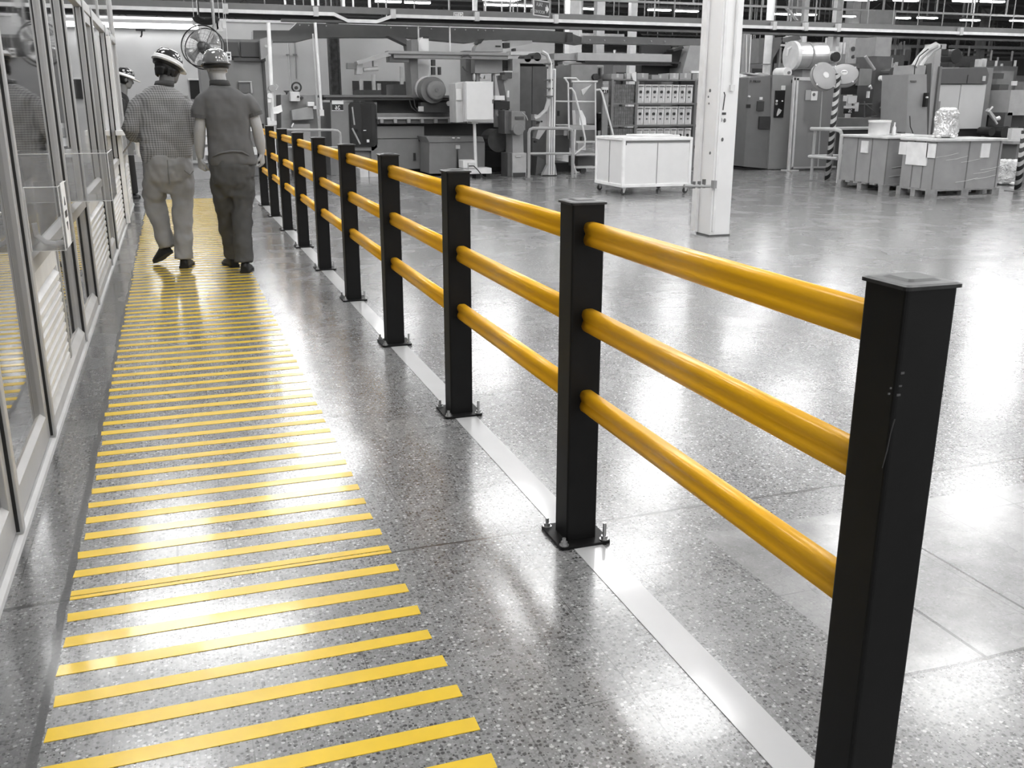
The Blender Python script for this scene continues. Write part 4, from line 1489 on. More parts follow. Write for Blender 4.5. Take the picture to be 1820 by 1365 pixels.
B(590, 178.5, 610.5, 185.3, MY - .02, .02)(k)
B(590, 196, 610.5, 197, MY - .02, .02)(k)
k.build('white_plate', M(225, .5), big)
T('round_motor', 'large dark grey round motor sitting on the long machine tool', 'motor', [
    ('end_bell', M(108, .45), [Cy(776, 160, MY - .55, 16.5, .12, 28, .03)], [('centre_boss', M(96, .45), [Cy(777, 160, MY - .60, 3.2, .06)])]),
    ('barrel', M(98, .45), [Cy(770, 160, MY - .45, 22, .34, 32)]),
    ('collar_ring', M(190, .35, .4), [Cy(760, 158, MY - .11, 21.5, .03, 32)]),
    ('rear_barrel', M(132, .45), [Cy(756, 157, MY - .08, 19.5, .025, 28)]),
    ('cable_gland', M(36, .5), [B(768, 106, 774, 117, MY - .3, .1), B(768, 119, 774, 133, MY - .3, .1), B(780, 119, 784, 133, MY - .3, .1)]),
    ('foot', M(44, .6), [B(748, 182, 805, 200, MY - .35, .22)]),
    ('gauge', M(170, .4), [Cy(798, 184, MY - .5, 4, .06), B(744, 189, 753, 198, MY - .4, .05)])])
T('white_fume_duct', 'tall white flat duct standing behind the round motor', 'duct', [
    ('duct', M(226, .45, var=.02), [Pz([(744, 73), (751, 66), (762, 66), (763, 141), (742, 147)], MY + .35, .35)]),
    ('cap', M(40, .5), [B(752, 65, 762, 68, MY + .33, .3)])])
T('transfer_beam', 'grey horizontal transfer beam with angled arm above the long machine tool', 'beam', [
    ('beam', M(136, .5, var=.07), [B(690, 92, 906, 97, MY - .35, .3), B(700, 97, 903, 104.5, MY - .3, .25)]),
    ('arm', M(150, .5), [Pz([(634, 109), (690, 92), (692, 100), (636, 115)], MY - .35, .3), Pz([(635, 114), (645, 113), (644, 132), (634, 132)], MY - .3, .25)]),
    ('gripper_motor', M(178, .4), [lambda m: m.cyl(at(646, 124, MY - .2), at(672, 122, MY - .2), 3.6 * mpp(650, 124, MY), n=14), B(664, 108, 670, 118, MY - .25, .15)]),
    ('bracket', M(112, .5), [B(692, 100, 727, 110, MY - .2, .3), B(618, 112, 634, 122, MY - .2, .2)]),
    ('elbow_hose', M(70, .5), [Tb([(820, 103), (822, 98), (832, 98), (838, 103)], MY - .38, 1.5, 6), Tb([(822, 118), (826, 124), (832, 128)], MY - .38, 1.2, 6)])])
T('gantry_head', 'grey boxy gantry head on the transfer beam right of the round motor', 'machine head', [
    ('housing', M(150, .5, var=.05), [Pz([(846, 84), (856, 72), (892, 71), (894, 92), (844, 92)], MY - .0, .28), B(844, 105, 893, 130, MY - .0, .28)]),
    ('dark_bellows', M(32, .6), [Pz([(848, 78), (852, 70), (861, 69), (855, 77)], MY - .03, .25), B(895, 76, 906, 85, MY, .25), B(894, 107, 910, 120, MY, .25)]),
    ('nameplate', M(25), [B(881, 81, 890, 83.5, MY - .02, .03)]),
    ('lower_fittings', M(205, .4), [Cy(857, 135, MY, 3.5, .1), B(862, 134, 870, 140, MY, .1), B(842, 132, 845, 142, MY, .08)]),
    ('leg', M(160, .5), [B(847, 92, 853, 170, MY + .1, .12), B(876, 131, 880, 170, MY + .1, .1)])])
T('box_girder', 'large grey box girder behind the transfer beam under the overhead rail', 'girder', [
    ('girder', M(118, .5, var=.06), [Pz([(528, 40.5), (945, 53), (1010, 57), (1035, 67), (1035, 79), (1008, 75), (945, 72), (870, 71), (835, 76), (720, 66), (560, 66), (528, 74), (450, 74), (450, 54), (514, 54)], 22.0, .5)]),
    ('top_edge', M(215, .4), [B(535, 41, 1000, 42.6, 21.95, .3)]),
    ('corner_brace', M(98, .5), [Pz([(690, 64), (718, 66), (731, 78), (731, 92), (726, 92), (724, 80)], 21.7, .4), Pz([(1010, 57), (1018, 58), (1018, 74), (1008, 75)], 21.9, .2)]),
    ('bolt', M(220, .3), [(lambda px: Cy(px, 49 + (px - 690) * .029, 21.96, 1.1, .06, 8))(px) for px in (533, 549, 580, 695, 724, 747, 767, 809, 828, 850, 863, 877)])])
T('long_beam', 'pale horizontal beam running right from the box girder to behind the white column', 'beam', [
    ('beam', M(160, .5, var=.05), [B(1036.5, 67, 1320, 79.5, 21.9, .4)]),
    ('bolt', M(225, .3), [(lambda px: Cy(px, 70 + (px - 1000) * .02, 21.86, 1.2, .06, 8))(px) for px in (1049, 1075, 1110, 1158, 1182, 1254)])])
T('loader_beam', 'thick pale horizontal loader beam with black underside ending at a grey head', 'beam', [
    ('beam', M(168, .5, var=.05), [B(1027, 95, 1194, 109, 20.2, .4)]),
    ('underside', M(45, .6), [B(1040, 109, 1210, 112, 20.1, .5)]),
    ('guide', M(150, .5), [B(1000, 111, 1196, 115, 20.3, .3), B(985, 95, 1027, 107, 20.3, .4)]),
    ('head', M(150, .5), [Pz([(1226, 81), (1256, 81), (1256, 140), (1212, 140), (1214, 124)], 20.0, .8)]),
    ('dark_linkage', M(36, .6), [Pz([(1192, 92), (1216, 87), (1220, 94), (1214, 126), (1192, 114)], 20.3, .4), Pz([(1196, 88), (1214, 82), (1216, 86), (1198, 92)], 20.1, .3)]),
    ('white_tag', M(235, .5), [B(1229, 126, 1243, 130, 19.95, .06)]),
    ('window_panel', M(38, .5), [B(1140, 80, 1192, 95, 20.6, .1), B(1140, 115, 1190, 132, 20.6, .1)])])
T('beam_bracket', 'pale plate bracket hanging under the box girder beside the gantry head', 'bracket', [
    ('plate', M(190, .5), [Pz([(906, 72), (946, 72), (946, 77), (920, 82), (907, 84)], 21.4, .3)]),
    ('tail', M(205, .5), [B(908, 92, 960, 98, 20.5, .3)]), ('block', M(60), [B(914, 86, 917, 91, 20.6, .2)])])

# ------------------------------------------------------------------ electric box on a pole, tank, pump, cabinets by the long machine
T('switch_box_on_pole', 'pale grey electric box on a white pole in front of the long machine tool', 'electric box', [
    ('box', M(196, .45, var=.03), [B(827, 145, 877, 216, 17.6, .55)]),
    ('side_plate', M(178, .45), [Pz([(809, 148), (827, 145.5), (828, 217), (811, 218)], 17.75, .45)], [('vent_label', M(205, .5), [B(811, 158, 820, 178, 17.72, .04)])]),
    ('door', M(206, .45, var=.03), [B(829, 147, 876, 213, 17.57, .03)], [('latch', M(70), [B(875.5, 177, 878, 184, 17.55, .05)])]),
    ('pole', M(205, .45), [Tb([(843, 218), (846, 300)], 17.8, 2.8, 10), B(838, 216, 850, 220, 17.7, .25)]),
    ('base', M(215, .45), [B(833, 299, 874, 309, 17.6, .35), B(823, 285, 846, 299, 17.75, .3)], [('foot', M(30, .6), [B(846, 309, 854, 317, 17.65, .25, True), B(864, 309, 871, 317, 17.65, .25, True)]), ('socket', M(190, .5), [B(833, 290, 845, 299, 17.58, .08)])]),
    ('cable', M(40, .6), [Tb([(833, 295), (842, 295), (850, 303), (858, 314), (870, 318), (898, 318)], 17.4, 1.1, 6)])], bevel=.006)
T('coolant_tank', 'grey sheet metal tank with sloped top in front of the long machine tool', 'tank', [
    ('body', M(116, .5, var=.06), [Pz([(757, 243), (858, 243), (862, 254), (862, 309), (763, 309), (763, 254)], 18.4, .75)]),
    ('lid_seam', M(96, .5), [B(758, 252, 861, 253, 18.38, .03)]),
    ('hinge', M(205, .4, .4), [B(804, 244, 809, 247, 18.37, .04), B(813, 244, 818, 247, 18.37, .04)]),
    ('latch', M(190, .4, .4), [B(810, 258, 818, 265, 18.36, .05)]),
    ('drip_stick', M(26, .5), [Pz([(812.5, 266), (813.5, 266), (816, 300), (812, 300)], 18.36, .03)])], bevel=.012)
T('white_crates', 'pale crates under the far end of the long machine tool', 'crate', [
    ('crate', M(205, .6), [B(640, 300, 655, 313, 18.6, .5, True)]), ('crate', M(190, .6), [B(656, 301, 673, 313, 18.65, .5, True)])], group=None)
T('machine_post', 'pale grey machine column with papers and dark screen left of the big dark doors', 'machine', [
    ('column', M(142, .5, var=.06), [Pz([(893, 134), (922, 128), (924, 300), (912, 300), (905, 200)], 18.62, .4)]),
    ('paper', M(225, .5), [B(880, 170, 897, 178, 18.4, .06), B(902, 161, 905, 173, 18.57, .05)]),
    ('dark_screen', M(18, .4), [B(880, 180, 906, 194, 18.45, .3)], [('pipe', M(130, .5), [B(880, 194, 889, 226, 18.5, .1)])]),
    ('top_box', M(70, .5), [B(897, 128, 910, 139, 18.6, .3), B(892, 134, 902, 142, 18.5, .25)], [('edge', M(200, .4), [B(896, 126, 911, 128.4, 18.58, .3)])]),
    ('round_pump', M(70, .5, var=.2), [Cy(886, 250, 18.5, 19, .5, 20), Cy(894, 205, 18.4, 7, .4, 14)]),
    ('pale_joint', M(200, .4), [B(888, 202, 897, 207, 18.3, .15), Tb([(895, 276), (900, 292), (892, 298)], 18.4, 2.2, 8)])])
T('motor_pump', 'grey motor pump unit on a pale square pedestal left of the tubular gate', 'pump', [
    ('pedestal', M(172, .5), [B(911, 272, 936, 308, 17.8, .5, True)], [('plinth', M(60), [B(912, 307, 934, 312, 17.78, .45, True)]), ('handle', M(205, .4), [B(917, 277, 926, 279, 17.77, .04)])]),
    ('column', M(150, .5), [Pz([(911, 236), (930, 236), (931, 273), (911, 273)], 17.9, .4)]),
    ('motor', M(118, .45), [B(909, 198, 934, 232, 17.7, .5), Cy(922, 230, 17.68, 10, .5, 18)], [('nameplate', M(70), [B(916, 207, 931, 212, 17.67, .04)])]),
    ('side_case', M(98, .5), [B(897, 196, 910, 238, 17.85, .4)]),
    ('back_plate', M(82, .55), [B(902, 272, 911, 310, 17.85, .4, True)]),
    ('hose', M(160, .45), [Tb([(928, 200), (935, 206), (938, 214)], 17.7, .9, 6)])], bevel=.01)
T('dark_machine_enclosure', 'tall dark enclosure with two smoked doors behind the white post', 'machine', [
    ('frame', M(150, .5), [B(911, 112, 924, 305, 18.9, .3), B(911, 105, 985, 113, 18.9, .9)]),
    ('door', M(62, .35, spec=.7, var=.15), [B(924, 118, 945, 300, 18.95, .1)]),
    ('door', M(58, .35, spec=.7, var=.15), [B(946, 118, 974, 300, 18.95, .1)]),
    ('door', M(66, .35, spec=.7, var=.15), [B(988, 138, 1010, 222, 19.0, .1)], [('handle', M(22), [B(992, 197, 995, 206, 18.97, .04)])]),
    ('lower_panel', M(74, .5), [B(986, 240, 1012, 272, 18.9, .3)]),
    ('dark_top', M(58, .7, var=.3), [B(908, 105, 970, 128, 19.2, .8), Cy(955, 101, 18.9, 7, .4, 14), Cy(938, 104, 18.9, 6, .4, 14)]),
    ('base', M(40, .7), [B(924, 290, 1016, 306, 19.0, .8, True)]),
    ('paper', M(232, .5), [B(1003, 232, 1008, 241, 18.86, .04), Pz([(1009, 234), (1011, 232), (1011, 247)], 18.86, .04)])])
T('cable_chain', 'curved pale cable chain arching up to the white post', 'cable chain', [
    ('chain', M(176, .45, var=.1), [Tb([(962, 92), (972, 97), (978, 112), (978, 150), (976, 176), (970, 196), (958, 208), (950, 211)], 17.7, 3.6, 8)]),
    ('band', M(90, .5), [(lambda y: B(973, y, 983, y + 2.4, 17.6, .2))(y) for y in (112, 141, 156, 170)]),
    ('highlight_strip', M(235, .3), [Tb([(965, 91), (974, 97), (980, 113), (980, 170)], 17.58, 1.0, 6)]),
    ('arm', M(165, .5), [Pz([(950, 203), (962, 205), (978, 190), (981, 215), (958, 248), (952, 246), (960, 216), (950, 214)], 17.85, .2)], [('bolt', M(25), [Cy(970, 200, 17.83, 1.5, .04, 8), Cy(963, 216, 17.83, 1.5, .04, 8), Cy(952, 252, 17.83, 2, .05, 8)])]),
    ('foot', M(90, .6), [Pz([(955, 278), (968, 284), (970, 300), (952, 312)], 18.0, .3)])])
T('white_post', 'white grooved aluminium post standing beside the curved cable chain', 'post', [
    ('profile', M(222, .4), [B(976.5, 122, 987, 311, 17.75, .16)]),
    ('groove', M(150, .5), [B(979.5, 124, 980.5, 310, 17.73, .02), B(983.5, 124, 984.5, 310, 17.73, .02)]),
    ('gusset', M(178, .45), [Pz([(977, 285), (977, 312), (964, 312)], 17.8, .1), Pz([(987, 292), (990, 312), (987, 312)], 17.8, .1)]),
    ('foot', M(50), [B(966, 311, 990, 316, 17.75, .2, True)])])
T('tubular_gate', 'grey tubular guard gate standing before the white post', 'railing', [
    ('frame_tube', M(150, .45), [Tb([(940, 318), (940, 236), (942, 230.5), (947, 228), (1008, 228), (1015, 230.5), (1017.5, 236), (1017.5, 318)], 17.1, 2.6, 10)]),
    ('middle_tube', M(158, .45), [Tb([(941, 273), (1017, 273)], 17.1, 2.1, 8)]),
    ('foot_plate', M(110, .5), [B(934, 316, 947, 320, 17.05, .15, True), B(1012, 316, 1024, 320, 17.05, .15, True)])])
# platform steps
SY2 = 18.2
m_steps = [
    ('hand_rail', M(218, .4), [Tb([(1004, 139), (1010, 148), (1011, 232)], SY2, 1.5, 8), Tb([(1002, 138.5), (1024, 139), (1030, 145)], SY2 + .4, 1.4, 8), Tb([(1011, 157), (1016, 157), (1021, 164), (1031, 203), (1040, 247), (1039, 260), (1021, 275)], SY2 - .1, 1.6, 8)]),
    ('hand_rail', M(218, .4), [Tb([(1060, 160), (1066, 159), (1070, 165), (1090, 240)], SY2 - .1, 1.6, 8), Tb([(1058, 145), (1059, 300)], SY2 + .3, 1.3, 8), Tb([(1016, 145), (1062, 145)], SY2 + .1, 1.4, 8)]),
    ('knee_rail', M(205, .4), [Tb([(988, 180), (1058, 181)], SY2 + .35, 1.2, 8), Tb([(988, 222), (1010, 222)], SY2 + .35, 1.0, 8)]),
    ('platform', M(165, .5), [B(1012, 223, 1058, 231, SY2, .6)]),
    ('ladder_leg', M(210, .4), [Tb([(1022, 230), (1019, 290), (1024, 314)], SY2 - .05, 1.8, 8)], [('rubber_foot', M(24), [B(1020, 311, 1026, 317, SY2 - .1, .1, True)])]),
    ('tread', M(190, .45), [B(1024, 251, 1060, 253.5, SY2 - .05, .25)]), ('tread', M(190, .45), [B(1024, 273, 1060, 276, SY2 - .08, .25)]), ('tread', M(180, .45), [B(1024, 296, 1060, 299, SY2 - .1, .25)]),
    ('lower_rack', M(82, .6), [B(1027, 278, 1060, 296, SY2 + .2, .5)]),
    ('caster', M(70, .5), [Cy(1037, 303, SY2, 5, .06, 16), Cy(1028, 301, SY2 + .3, 3.5, .06, 14)]),
]
T('platform_steps', 'pale tubular platform steps with handrails standing left of the white cart', 'steps', m_steps)
T('plastic_canister', 'white plastic canister on the platform steps', 'canister', [
    ('body', M(238, .4), [Pz([(1030, 196), (1034, 196), (1041, 210), (1042, 222), (1030, 222)], SY2 + .3, .2)]), ('cap', M(150), [B(1030, 193, 1034, 196, SY2 + .32, .1)])])
T('plastic_canister', 'white plastic canister standing under the platform of the steps', 'canister', [
    ('body', M(232, .4), [Pz([(1027, 254), (1041, 254), (1041, 267), (1027, 267)], SY2 + .3, .2)]), ('lid', M(90), [B(1034, 243, 1040, 250, SY2 + .32, .1)])])
T('bright_panel_machine', 'grey machine with glossy doors behind the platform steps', 'machine', [
    ('body', M(130, .5), [B(1014, 115, 1060, 250, 19.4, .9)]),
    ('door', M(150, .3, spec=.8), [B(1017, 148, 1058, 220, 19.36, .05)], [('sticker', M(215, .4), [Pz([(1033, 160), (1052, 150), (1036, 170)], 19.34, .02), Pz([(1017, 196), (1022, 196), (1026, 222), (1018, 222)], 19.34, .02)])]),
    ('side_panel', M(118, .5), [B(1060, 118, 1071, 200, 19.45, .7)]),
    ('number_plate', M(20, .5), [B(1071, 160, 1081, 165, 18.9, .06)]), ('white_plate', M(220, .5), [B(1071, 155, 1081, 159.5, 18.91, .06)]),
    ('buzzer', M(48, .5), [Cy(1060, 137, 19.3, 5.5, .2, 16), B(1066, 121, 1069, 140, 19.38, .08)]),
    ('dark_inside', M(28, .7), [B(1062, 202, 1071, 232, 19.45, .5)]),
    ('number_post', M(130, .5), [B(1071, 150, 1081, 232, 18.96, .05, True)]), ('dark_step', M(24, .6), [Pz([(1065, 218), (1072, 210), (1072, 232), (1065, 232)], 19.3, .2)])])
o = [q for q in bpy.data.objects if q.name.startswith('bright_panel_machine')][0]
text('number_digits', '16', .06, at(1076, 162.6, 18.89), M(235), o)

# ------------------------------------------------------------------ white cart
CX0, CX1, CY0, CY1 = 6.50, 7.70, 13.62, 14.66
zt = at(1108, 245, CY0).z
r = thing('cart', 'large white panelled cart on casters in front of the bin rack', 'cart', ((CX0 + CX1) / 2, (CY0 + CY1) / 2, 0))
WP = M(228, .5, var=.02)
MB().box(CX0 + .02, CX1 - .02, CY0 + .02, CY1 - .02, .15, zt - .05).build('box', WP, r)
m = MB()
e = .045
for x in (CX0, CX1 - e):
    for y in (CY0, CY1 - e):
        m.box(x, x + e, y, y + e, .12, zt)
for z in (.12, zt - e):
    m.box(CX0, CX1, CY0 - .002, CY0 + e, z, z + e).box(CX0, CX1, CY1 - e, CY1, z, z + e)
    m.box(CX0 - .002, CX0 + e, CY0, CY1, z, z + e).box(CX1 - e, CX1, CY0, CY1, z, z + e)
m.build('frame', M(240, .45), r, bevel=.004)
MB().box((CX0 + CX1) / 2 - .004, (CX0 + CX1) / 2 + .004, CY0 + .012, CY0 + .03, .165, zt - .06).box(CX0 + .012, CX0 + .03, (CY0 + CY1) / 2 - .006, (CY0 + CY1) / 2 + .006, .165, zt - .06).build('panel_joint', M(140, .6), r)
MB().box(CX0 + .05, CX1 - .05, CY0 + .008, CY0 + .02, zt - .075, zt - .055).box(CX0 + .05, CX0 + .065, CY0 + .008, CY0 + .02, zt - .11, zt - .06).build('shadow_gap', M(110, .7), r)
MB().box(CX0 + .05, CX1 - .05, CY0 + .05, CY1 - .05, zt - .04, zt + .005).build('lid', M(205, .5), r)
for x in (CX0 + .06, CX1 - .06):
    for y in (CY0 + .07, CY1 - .07):
        c = MB()
        c.box(x - .035, x + .035, y - .03, y + .03, .10, .125).prism([(x - .02, .10), (x + .03, .10), (x + .012, .035), (x - .012, .035)], 'y', y - .026, y - .018).prism([(x - .02, .10), (x + .03, .10), (x + .012, .035), (x - .012, .035)], 'y', y + .018, y + .026)
        c = c.build('caster', M(190, .35, .6), r)
        MB().lathe([(.02, -.017), (.042, -.014), (.045, 0), (.042, .014), (.02, .017)], (x, y, .045), (0, 1, 0), 18).build('wheel', M(60, .5), c)
T('cardboard_sheet', 'pale flat sheet lying on top of the white cart', 'sheet', [('sheet', M(216, .6), [Bw(CX0 + .45, CX1 - .1, CY0 + .25, CY1 - .2, zt + .005, zt + .028)])])

# ------------------------------------------------------------------ bin rack
KY = 19.0
rack = thing('bin_rack', 'long steel rack holding rows of pale storage bins behind the white cart', 'rack', (at(1210, 300, KY).x, KY + .4, 0))
lev = [zof(1180, y, KY) for y in (183, 221.5, 259.5, 298.5)]
xl, xr_ = at(1085, 220, KY).x, at(1331, 220, KY).x
SG = M(112, .5)
m = MB()
for z in lev:
    m.box(xl, xr_, KY - .02, KY + .02, z - .035, z).box(xl, xr_, KY + .72, KY + .76, z - .035, z).box(xl, xr_, KY, KY + .74, z - .012, z - .004)
zt_ = zof(1180, 141, KY)
m.box(xl, xr_, KY - .02, KY + .76, zt_ - .03, zt_)
m.build('shelf', SG, rack)
for px in (1086, 1128.5, 1232.5, 1283, 1328):
    q = at(px, 230, KY).x
    for ya in (KY - .03, KY + .72):
        MB().box(q - .025, q + .025, ya, ya + .05, 0, zt_).build('upright', SG, rack)


def make_bin(x, z, w_, h):
    r = thing('storage_bin', 'x', 'bin', (x + w_ / 2, KY + .3, z), 'pale storage bins on the steel rack')
    m = MB()
    g = .006
    m.box(x + g, x + w_ - g, KY + .01, KY + .60, z, z + h)
    m.box(x + g - .002, x + w_ - g + .002, KY - .004, KY + .62, z + h - .03, z + h)
    m.build('box', BINM, r)
    q = MB()
    q.cyl((x + w_ * .45, KY + .004, z + h * .60), (x + w_ * .45, KY - .012, z + h * .60), w_ * .19, n=12)
    q.build('round_mark', M(48, .6), r)
    q = MB()
    q.box(x + w_ * .36, x + w_ * .56, KY - .004, KY + .012, z + h * .28, z + h * .36).box(x + w_ * .2, x + w_ * .8, KY - .006, KY + .012, z + h * .88, z + h * .93)
    q.build('slot', M(96, .6), r)
    q = MB().box(x + w_ * .72, x + w_ * .9, KY - .003, KY + .012, z + h * .08, z + h * .84)
    q.build('paper_edge', M(222, .6), r)
    return r


BINM = M(200, .55, var=.12, scale=9)
edges = [1131, 1143.3, 1155.5, 1168, 1180, 1192, 1204.5, 1217, 1229]
e2 = [1235, 1247, 1259, 1271, 1283]
e3 = [1284.5, 1296, 1307.5, 1319, 1327]
rowname = ['top', 'second', 'third', 'bottom']
b0 = None
for ri, z in enumerate(lev):
    ci = 0
    for E_ in (edges, e2, e3):
        for a, b in zip(E_[:-1], E_[1:]):
            ci += 1
            x, x2 = at(a, 220, KY).x, at(b, 220, KY).x
            if b0 is None:
                b0 = make_bin(x, z, x2 - x, .372)
                c, base = b0, (x, z)
            else:
                c = dup(b0, (x - base[0], rnd.uniform(-.012, .012), z - base[1]))
            c['label'] = 'pale storage bin in the %s row of the rack, %s from the left' % (rowname[ri], ordw(ci))


def make_basket(ri, z):
    x0, x1 = at(1088, 220, KY).x, at(1127, 220, KY).x
    r = thing('mesh_basket', 'x', 'basket', ((x0 + x1) / 2, KY + .3, z), 'mesh baskets at the left end of the rack')
    MB().box(x0 + .01, x1 - .01, KY + .03, KY + .6, z, z + .37).build('sacks_inside', M(134, .8, var=.3, scale=14), r)
    m = MB()
    for i in range(11):
        x = x0 + (x1 - x0) * i / 10
        m.box(x - .004, x + .004, KY - .005, KY + .003, z, z + .372)
    for i in range(6):
        zz = z + .37 * i / 5
        m.box(x0, x1, KY - .006, KY + .004, zz - .004, zz + .004)
    m.build('wire_front', M(104, .5, .3), r)
    return r


for ri, z in enumerate(lev):
    make_basket(ri, z)['label'] = 'wire mesh basket in the %s row at the left end of the rack' % rowname[ri]
# boxes on the rack top
TOPS = [(1087, 131, 1109, 141, 148), (1133, 130, 1153, 141, 150), (1159, 133, 1189, 141, 138), (1191, 130, 1207, 141, 165), (1209, 130, 1229, 141, 152), (1232, 131, 1251, 141, 140), (1310, 131, 1327, 145, 228)]
names = ['left end', 'second', 'low wide', 'fourth', 'fifth', 'sixth', 'white right end']
for (l, t, rr, b, v), nm in zip(TOPS, names):
    zlo = zt_
    x0, x1 = at(l, b, KY).x, at(rr, b, KY).x
    h = at(l, t, KY).z - zlo
    q = thing('carton', 'grey carton on top of the bin rack, ' + nm + ' one' if v < 220 else 'white carton on top of the right end of the bin rack', 'box', ((x0 + x1) / 2, KY + .3, zlo), 'cartons on the rack top')
    MB().box(x0, x1, KY + .02, KY + .55, zlo, zlo + h).build('box', M(v, .7), q, bevel=.004)
    MB().box((x0 + x1) / 2 - .025, (x0 + x1) / 2 + .025, KY + .015, KY + .556, zlo + h * .3, zlo + h + .002).build('tape', M(min(v + 30, 250), .4), q)
T('hanging_gloves', 'pale rags and tags hanging over the left front of the rack top', 'rag', [
    ('rag', M(215, .8), [Pz([(1122, 132), (1131, 128), (1131, 145), (1126, 143)], KY - .12, .03)]), ('bottle', M(190, .5), [B(1114, 130, 1121, 141, KY + .05, .12)])])

# ------------------------------------------------------------------ dark cabinet and guard panel right of the column
QY = 18.0
T('control_cabinet', 'tall dark grey control cabinet with black button panel right of the white column', 'cabinet', [
    ('side', M(112, .5, var=.05), [Pz([(1331, 138), (1370, 134), (1367, 300), (1322, 296)], QY + .02, .9)]),
    ('front', M(136, .5, var=.04), [Pz([(1374, 133), (1412, 134), (1402, 300), (1365, 301)], QY - .02, .9)]),
    ('button_panel', M(22, .35, spec=.6), [Pz([(1379, 161), (1396, 161), (1392, 209), (1376, 209)], QY - .05, .04)],
     [('button', M(245, .4), [Cy(1381, 179.5, QY - .07, 1.6, .03, 10), Cy(1391, 179.5, QY - .07, 1.1, .03, 10)]), ('dial', M(150, .4), [Cy(1380.5, 184.5, QY - .07, 2, .03, 12)]),
      ('switch_handle', M(205, .4), [Pz([(1385, 193), (1389.5, 196), (1387, 201), (1382, 206), (1383, 200)], QY - .09, .05)])]),
    ('window_panel', M(62, .4), [B(1346, 180, 1358, 197, QY - .01, .05)]), ('grille', M(52, .6), [B(1350, 207, 1368, 229, QY - .03, .06)]),
    ('lamp', M(250, .3), [Cy(1332.5, 171.5, QY - .02, 1.5, .05, 10)]), ('sticker', M(226, .5), [B(1389, 152, 1396, 160, QY - .04, .03), B(1350.5, 172.5, 1355.5, 177.5, QY, .03)]),
    ('lock', M(25), [B(1328, 185.5, 1334, 192, QY - .01, .05), B(1408, 142, 1412, 147, QY - .05, .05)]),
    ('lettering', M(70), [B(1334, 142.5, 1336, 146, QY, .025), B(1339, 142.5, 1342, 146, QY, .025), B(1343, 143, 1352, 146, QY, .025)]),
    ('plinth', M(40), [B(1324, 297, 1404, 304, QY + .1, .8, True)])])
T('pole_support', 'pale slim steel post to the right of the bin rack', 'post', [('post', M(150, .5), [B(1319, 60, 1331, 140, 19.9, .15, True)]), ('cables', M(215), [Tb([(1335, 62), (1331, 132)], 19.85, 1.0, 6), Tb([(1327, 62), (1326, 132)], 19.85, .8, 6)])])
GYY = 17.6
T('guard_screen', 'clear scuffed guard screen in a pale frame with a warning sheet', 'guard screen', [
    ('frame_post', M(205, .4), [Pz([(1412, 138), (1415, 138), (1404, 304), (1401, 304)], GYY, .06), Pz([(1416.5, 139), (1420, 139), (1410, 300), (1407, 300)], GYY, .06)]),
    ('top_frame', M(200, .4), [B(1412, 137, 1478, 143, GYY, .05)]),
    ('clear_sheet', GUARD, [B(1413, 144, 1488, 296, GYY + .02, .012)]),
    ('mullion', M(165, .45), [Pz([(1461, 150), (1463, 150), (1455, 296), (1453, 296)], GYY + .01, .03)]),
    ('bottom_frame', M(160, .5), [B(1405, 296, 1486, 299, GYY, .05)]),
    ('warning_sheet', M(238, .5), [B(1442, 162, 1453, 178.5, GYY - .01, .012)], [('symbol', M(110), [Cy(1447, 168, GYY - .02, 2.4, .015, 12), B(1443, 158, 1453, 161, GYY - .01, .012)])]),
    ('grey_sheet', M(172, .6), [B(1432, 160, 1441, 178, GYY - .008, .01)]),
    ('foot', M(190), [B(1398, 302, 1420, 305, GYY - .05, .2, True)])])
T('machine', 'dull grey machine seen through the clear guard screen', 'machine', [
    ('body', M(120, .6, var=.2), [B(1420, 150, 1500, 296, 19.0, .9, True)]), ('drawer', M(150, .5), [B(1411, 252, 1432, 256, 18.0, .4), B(1408, 266, 1425, 290, 18.3, .4)]), ('motor', M(84, .6), [Cy(1432, 196, 18.9, 8, .2, 16), B(1423, 186, 1440, 212, 18.95, .1)])])
T('shiny_drum', 'bright shiny metal drum lying on a machine behind the round fans', 'drum', [
    ('shell', M(216, .22, .55), [lambda m: m.cyl(at(1409, 99, 20.0), at(1461, 99, 20.0), 19 * mpp(1430, 99, 20), n=36)]),
    ('end_cap', M(232, .35), [lambda m: m.cyl(at(1405, 99, 20.0), at(1411, 99, 20.0), 21 * mpp(1430, 99, 20), n=36)]),
    ('strap', M(150, .4), [lambda m: m.cyl(at(1432, 99, 20.0), at(1435, 99, 20.0), 19.6 * mpp(1430, 99, 20), n=36)]),
    ('cradle', M(150, .5), [B(1414, 116, 1462, 123, 19.9, .6), B(1426, 120, 1455, 136, 20.0, .6, True)]),
    ('pipe', M(215, .4), [Tb([(1409, 82), (1400, 88), (1398, 100)], 20, 2, 8)])])
T('round_pillar', 'white round pillar standing behind the dark control cabinet', 'pillar', [
    ('shaft', M(238, .45), [lambda m: m.cyl((at(1364, 100, 22.4).x, 22.4, 0), (at(1364, 100, 22.4).x, 22.4, 6.4), 6 * mpp(1364, 100, 22.4), n=20)]),
    ('collar', M(150, .5), [lambda m: m.cyl((at(1362, 115, 22.4).x, 22.4, zof(1362, 115, 22.4)), (at(1362, 115, 22.4).x, 22.4, zof(1362, 113.5, 22.4)), 7.4 * mpp(1364, 100, 22.4), n=20)])])
T('chute', 'dull grey tapering chute behind the white round pillar', 'chute', [
    ('hopper', M(112, .6, var=.1), [Pz([(1349, 68), (1392, 66), (1386, 84), (1370, 112), (1348, 112)], 23.2, .8), Pz([(1388, 68), (1420, 62), (1424, 70), (1392, 76)], 23.2, .4)]),
    ('diagonal_brace', M(205, .5), [Pz([(1402, 14), (1420, 36), (1417, 36), (1398, 14)], 23.6, .1)]), ('leg', M(150), [B(1384, 84, 1388, 135, 23.3, .1, True)])])
